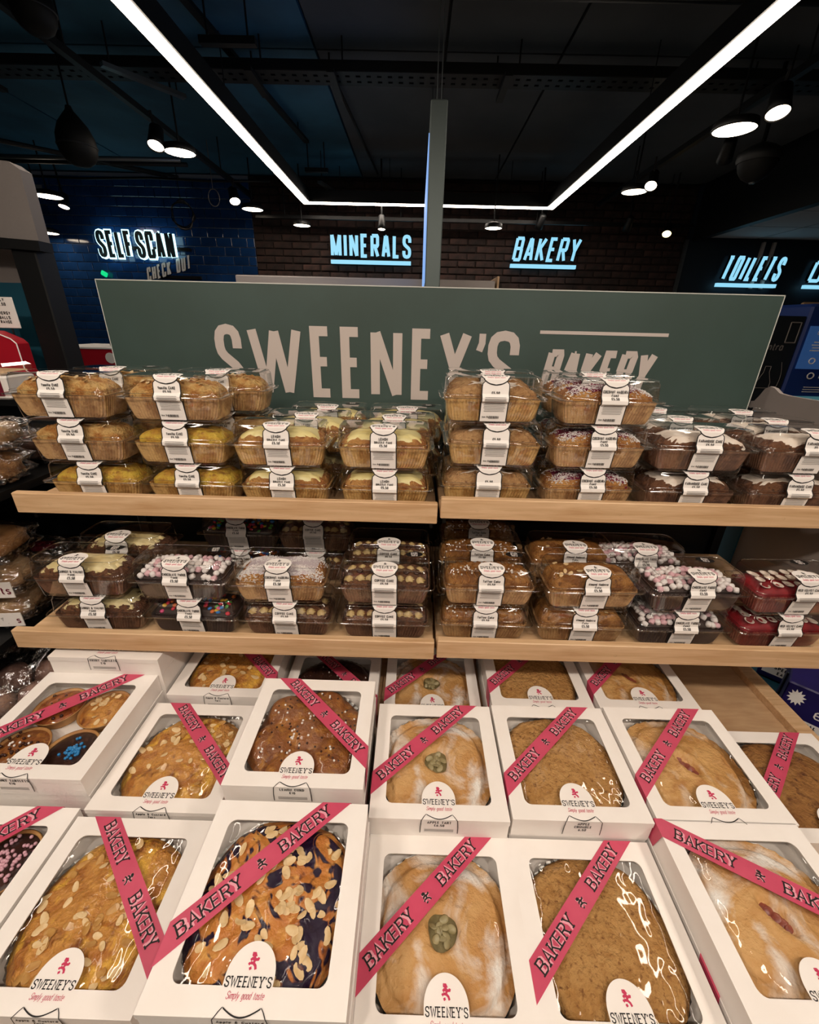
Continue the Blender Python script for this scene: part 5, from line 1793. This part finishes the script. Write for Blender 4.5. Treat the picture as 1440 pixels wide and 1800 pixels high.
SMALL = {
 'almond': disc(.048, lambda q, a: (.024 + .010 * (1 - q ** 3) + .002 * nz(q * 4 * math.cos(a), q * 4 * math.sin(a), 3), 1), 'custard_top', 14, 40, 'filling'),
 'choc': disc(.048, lambda q, a: (.024 + .004 * (1 - q ** 3), 1), 'choc_fill', 10, 40, 'filling'),
 'fruit': disc(.048, lambda q, a: (.024 + .010 * (1 - q ** 3) + .004 * nz(q * 5 * math.cos(a), q * 5 * math.sin(a), 7), 1), 'fruit_fill', 14, 40, 'filling'),
 'toffee': disc(.048, lambda q, a: (.024 + .007 * (1 - q ** 3), 1), 'bun_top', 10, 40, 'filling'),
}
m = MB()
m.lathe([(.040, 0), (.046, .008), (.0515, .026), (.053, .028), (.050, .028), (.047, .022)], 40, cap1=False)
SCASE = m.mesh('tart_case', 'tart_case', True)
def chunk_mesh(mt, seed):
    m = MB()
    m.grid(lambda u, v: Vector((.011 * math.cos(u * 6.283) * math.sin(v * 3.1416), .007 * math.sin(u * 6.283) * math.sin(v * 3.1416), .004 * math.cos(v * 3.1416))) * (1 + .2 * nz(u * 3, v * 3, seed)), 10, 6, True)
    return m.mesh('filling_piece', mt, True)
FILL_BASE = MB().lathe([(.0005, .0006), (.0150, .0006), (.0262, 0)], 28, cap0=False, cap1=False).mesh('filling_base', 'apple_base', True)
APPLE_P, RHUB_P = chunk_mesh('apple_piece', 1), chunk_mesh('rhubarb_piece', 4)

def scatter(rng, hf, n, rmax, dz, rmin=0.0):
    out = []
    for _ in range(n):
        q, a = math.sqrt(rng.uniform(rmin ** 2, rmax ** 2)), rng.random() * 6.283
        out.append(Vector((PIE_R * q * math.cos(a), PIE_R * q * math.sin(a), hf(q, a)[0] + dz)))
    return out
def tart(kind, X, Y, z, label, flakes=0, seed=1):
    rng = random.Random(seed)
    t = thing('fruit_tart', label, 'tart', (X, Y - .004, z + .0022), rng.uniform(-.3, .3) if kind not in ('rhubarb', 'rhubarb2') else 0.0, 'tarts in the white boxes')
    put('foil_tray', FOIL, t)
    o = put('pastry_top', TOPS[kind], t)
    if kind.startswith('apple'):
        put('filling_base', FILL_BASE, o, (0, 0, .0300))
        for k in range(11):
            q = put('filling_piece', APPLE_P, o, ((.0075 if k % 2 else .0150) * math.cos(k * 1.9) * (k > 0), (.0075 if k % 2 else .0150) * math.sin(k * 1.9) * (k > 0), .0302 + .0002 * k))
            q.rotation_euler = (rng.uniform(-.6, .6), rng.uniform(-.6, .6), rng.random() * 6)
            q.scale = (.75, .85, .6)
    if kind.startswith('rhubarb'):
        for k in range(5):
            s = (k - 2) * .0090
            q = put('filling_piece', RHUB_P, o, (-s * math.sin(.6), s * math.cos(.6), .0275))
            q.rotation_euler = (rng.uniform(-.4, .4), rng.uniform(-.4, .4), .6 + 1.57 + rng.uniform(-.4, .4))
            q.scale = (.7, 1.25, .5)
    hf = {'custard': h_lumpy(1.3), 'custard2': h_lumpy(6.3), 'blueberry': h_lumpy(3.3, .009, 4.4), 'buns': h_buns(1.0), 'choc': h_lumpy(8.3, .003)}.get(kind)
    for p in (scatter(rng, hf, flakes, .88, .0012) if flakes else ()):
        q = put('almond_flake', (FLAKE_GLZ if kind.startswith('custard') and rng.random() < .6 else FLAKE_BIG) if rng.random() < .65 else FLAKE, o, p)
        q.rotation_euler = (rng.uniform(-.35, .35), rng.uniform(-.35, .35), rng.random() * 6.283)
    if kind in ('buns', 'choc'):
        q = put('white_sugar_pearls', balls_mesh(scatter(rng, hf, 46, .85, .001), .0024, 'sprinkle_white'), o)
        q['kind'] = 'stuff'
        q = put('dark_sugar_pearls', balls_mesh(scatter(rng, hf, 70, .85, .001), .0022, 'sprinkle_dark'), o)
        q['kind'] = 'stuff'
    return t
def small_tart(kind, X, Y, z, label, seed, pearls=None):
    rng = random.Random(seed)
    t = thing('tartlet', label, 'tartlet', (X, Y, z + .0022), rng.random() * 3, 'tartlets in the white boxes')
    put('tart_case', SCASE, t)
    o = put('filling', SMALL[kind], t)
    if kind == 'almond':
        for k in range(22):
            q, a = .042 * math.sqrt(rng.random()), rng.random() * 6.28
            f = put('almond_flake', FLAKE, o, (q * math.cos(a), q * math.sin(a), .0345 - .010 * (q / .048) ** 3))
            f.rotation_euler = (rng.uniform(-.4, .4), rng.uniform(-.4, .4), rng.random() * 6)
    if pearls:
        for mt, n, r, cx, cy, sp in pearls:
            pts = []
            for _ in range(n):
                x, y = cx + rng.gauss(0, sp), cy + rng.gauss(0, sp)
                l = math.hypot(x, y)
                if l > .042:
                    x, y = x * .042 / l, y * .042 / l
                pts.append((x, y, .0295 + (.004 if kind == 'toffee' else .0)))
            q = put('sugar_pearls', balls_mesh(pts, r, mt), o)
            q['kind'] = 'stuff'
    return t

PRICE = {'apple': price_mesh(['APPLE TART', '\u20ac6.50']), 'crumble': price_mesh(['APPLE', 'CRUMBLE', '6.50']), 'lemon': price_mesh(['LEMON CURD', '\u20ac10']),
         'custard': price_mesh(['Apple & Custard', 'Tart'], True), 'rhubarb': price_mesh(['RHUBARB', '\u20ac6.50']), 'tartlets': price_mesh(['LUXURY TARTLETS', '\u20ac10'])}
SHORT = iter(('custard tart in the front row', 'blueberry tart box', 'apple tart in the front row', 'crumble in the front row', 'rightmost front row tart',
              'custard tart in the second row', 'lemon curd box', 'apple tart in the second row', 'crumble in the second row', 'rhubarb tart in second row', 'low far right pie',
              'custard tart in the rear row', 'chocolate tart in the rear row', 'apple tart in the rear row', 'crumble in the rear row', 'rhubarb tart in rear row',
              'pink pearl tartlets', 'four tartlets in the second row', 'luxury tartlets in the rear'))
LEVEL = ('resting on the deck', 'second from the deck', 'third from the deck', 'fourth from the deck')
def pie_box(X, Yf, ztop, label, rib, price, film_i=0, big=False, window=True):
    """Yf is the front edge; returns centre and base height"""
    s = 1.06 if big else 1.0
    D = PD * s
    zb = ztop - .05
    t = thing('pie_box', label, 'pie box', (X, Yf + D / 2, zb + .0002), 0, 'white window boxes of tarts')
    parts = [put('carton', CARTON, t), put('top_panel', TOPW, t), put('window_film', FILMS[film_i % 4], t), put('logo_tab', TAB, t), put('price_label', PRICE[price], t)]
    if rib is not None:
        parts.append(put('ribbon', rib, t))
    if big:
        for p in parts:
            p.scale = (s, s, 1)
    # closed boxes stacked underneath
    n = int(round((zb - DECK_Z) / .05))
    short = next(SHORT)
    for k in range(n):
        u = thing('pie_box', 'closed white box %s, under the %s' % (LEVEL[k], short), 'pie box', (X + RND.uniform(-.002, .002), Yf + D / 2 + .001, DECK_Z + k * .05 + .0002), 0, 'closed boxes under the tarts')
        a, b = put('carton', CARTON, u), put('top_panel', TOPC, u)
        if X > .5 and k == n - 1 and not big:
            put('ribbon', RIB_R, u)
        if big:
            a.scale = b.scale = (s, s, 1)
    return X, Yf + D / 2, zb
def boxed(kind, X, Yf, ztop, lab_box, lab_tart, rib, price, fi=0, flakes=0, seed=1):
    cx, cy, zb = pie_box(X, Yf, ztop, lab_box, rib, price, fi)
    tart(kind, cx, cy, zb, lab_tart, flakes, seed)
# front row
boxed('custard', -.480, .235, .70, 'front row white box holding the almond custard tart', 'glossy yellow almond custard tart in the front row box', RIB_L, 'custard', 0, 52, 3)
boxed('blueberry', -.187, .212, .80, 'tallest front row white box, blueberry and almond tart inside', 'orange tart with dark blueberry swirls and almond flakes', RIB_R, 'custard', 1, 85, 4)
boxed('apple', .065, .222, .70, 'front row white box holding the sugared apple tart', 'sugar dusted apple tart with round hole in front row', RIB_R, 'apple', 2, 0, 5)
boxed('crumble', .316, .222, .70, 'front row white box holding the plain crumble', 'plain brown crumble in the front row box', RIB_R, 'crumble', 3, 0, 6)
boxed('rhubarb2', .574, .233, .75, 'front row white box at the right with ribbon from its left corner', 'golden slit tart in the rightmost front row box', RIB_C, 'rhubarb', 0, 0, 7)
# second row
boxed('custard2', -.478, .494, .70, 'second row white box holding the almond custard tart', 'almond custard tart in the second row, beside tartlets', RIB_L, 'custard', 2, 45, 8)
boxed('buns', -.199, .484, .80, 'second row white box labelled lemon curd, sprinkled bun ring inside', 'brown glazed bun ring with white and dark pearls', RIB_L, 'lemon', 3, 0, 9)
boxed('apple2', .063, .467, .75, 'second row white box labelled apple tart', 'sugar dusted apple tart in the second row box', RIB_R, 'apple', 0, 0, 10)
boxed('crumble2', .320, .472, .75, 'second row white box labelled apple crumble', 'brown apple crumble in the second row box', RIB_R, 'crumble', 1, 0, 11)
boxed('rhubarb', .579, .477, .75, 'second row white box with the slit rhubarb tart', 'golden rhubarb tart with red slit in the second row', RIB_R, 'rhubarb', 2, 0, 12)
boxed('dark', .873, .505, .65, 'low white box at the far right beside bare deck', 'dark cracked pie in the low box at far right', RIB_R, 'crumble', 3, 0, 13)
# rear row under the lower shelf
boxed('custard', -.470, .766, .70, 'rear row white box of custard tart in shade of the shelf', 'almond custard tart in the rear row under the shelf', RIB_L, 'custard', 1, 40, 14)
boxed('choc', -.205, .745, .65, 'rear row white box of chocolate tart behind the lemon curd box', 'dark chocolate tart with white pearls in the rear row', RIB_L, 'lemon', 0, 0, 15)
boxed('apple', .066, .770, .65, 'rear row white box of apple tart in shade of shelf', 'apple tart in the rear row under the shelf', RIB_R, 'apple', 3, 0, 16)
boxed('crumble', .335, .760, .70, 'rear row white box of crumble in shade of shelf', 'crumble in the rear row under the shelf', RIB_R, 'crumble', 2, 0, 17)
boxed('rhubarb', .600, .766, .70, 'rear row white box of rhubarb tart next to bare deck', 'rhubarb tart in the rear row next to bare deck', RIB_R, 'rhubarb', 1, 0, 18)
# tartlet boxes on the left
cx, cy, zb = pie_box(-.745, .235, .70, 'front row white box of chocolate tartlets at left picture edge', RIB_R, 'tartlets', 1, True)
small_tart('choc', cx + .054, cy + .050, zb, 'chocolate tartlet covered in pink pearls at left front', 21, [('sprinkle_pink', 70, .0032, 0, 0, .018)])
small_tart('toffee', cx + .054, cy - .058, zb, 'toffee tartlet in the front left tartlet box, near side', 22, [('sprinkle_dark', 30, .003, 0, 0, .02)])
small_tart('almond', cx - .054, cy + .050, zb, 'almond tartlet in the front left tartlet box', 23)
small_tart('fruit', cx - .054, cy - .058, zb, 'fruit tartlet in the front left tartlet box', 24)
cx, cy, zb = pie_box(-.745, .517, .75, 'second row white box with four tartlets at the left', RIB_R, 'tartlets', 2, True)
small_tart('fruit', cx - .052, cy + .050, zb, 'dark fruit tartlet at the back left of the four', 25, [('sprinkle_dark', 14, .004, 0, 0, .02)])
small_tart('almond', cx + .054, cy + .046, zb, 'golden almond tartlet at the back right of the four', 26)
small_tart('toffee', cx - .052, cy - .058, zb, 'toffee tartlet with mixed pearls, front left of the four', 27, [('sprinkle_dark', 30, .003, 0, .01, .018), ('sprinkle_white', 10, .0026, 0, .01, .02)])
small_tart('choc', cx + .054, cy - .060, zb, 'chocolate tartlet with blue pearls, front right of the four', 28, [('sprinkle_blue', 44, .0032, .006, 0, .011)])
cx, cy, zb = pie_box(-.735, .777, .80, 'rear row white box labelled luxury tartlets under the shelf', None, 'tartlets', 3, True)
small_tart('almond', cx + .054, cy - .055, zb, 'almond tartlet in the rear luxury tartlets box', 29)
small_tart('choc', cx - .052, cy - .055, zb, 'chocolate tartlet in the rear luxury tartlets box', 30)
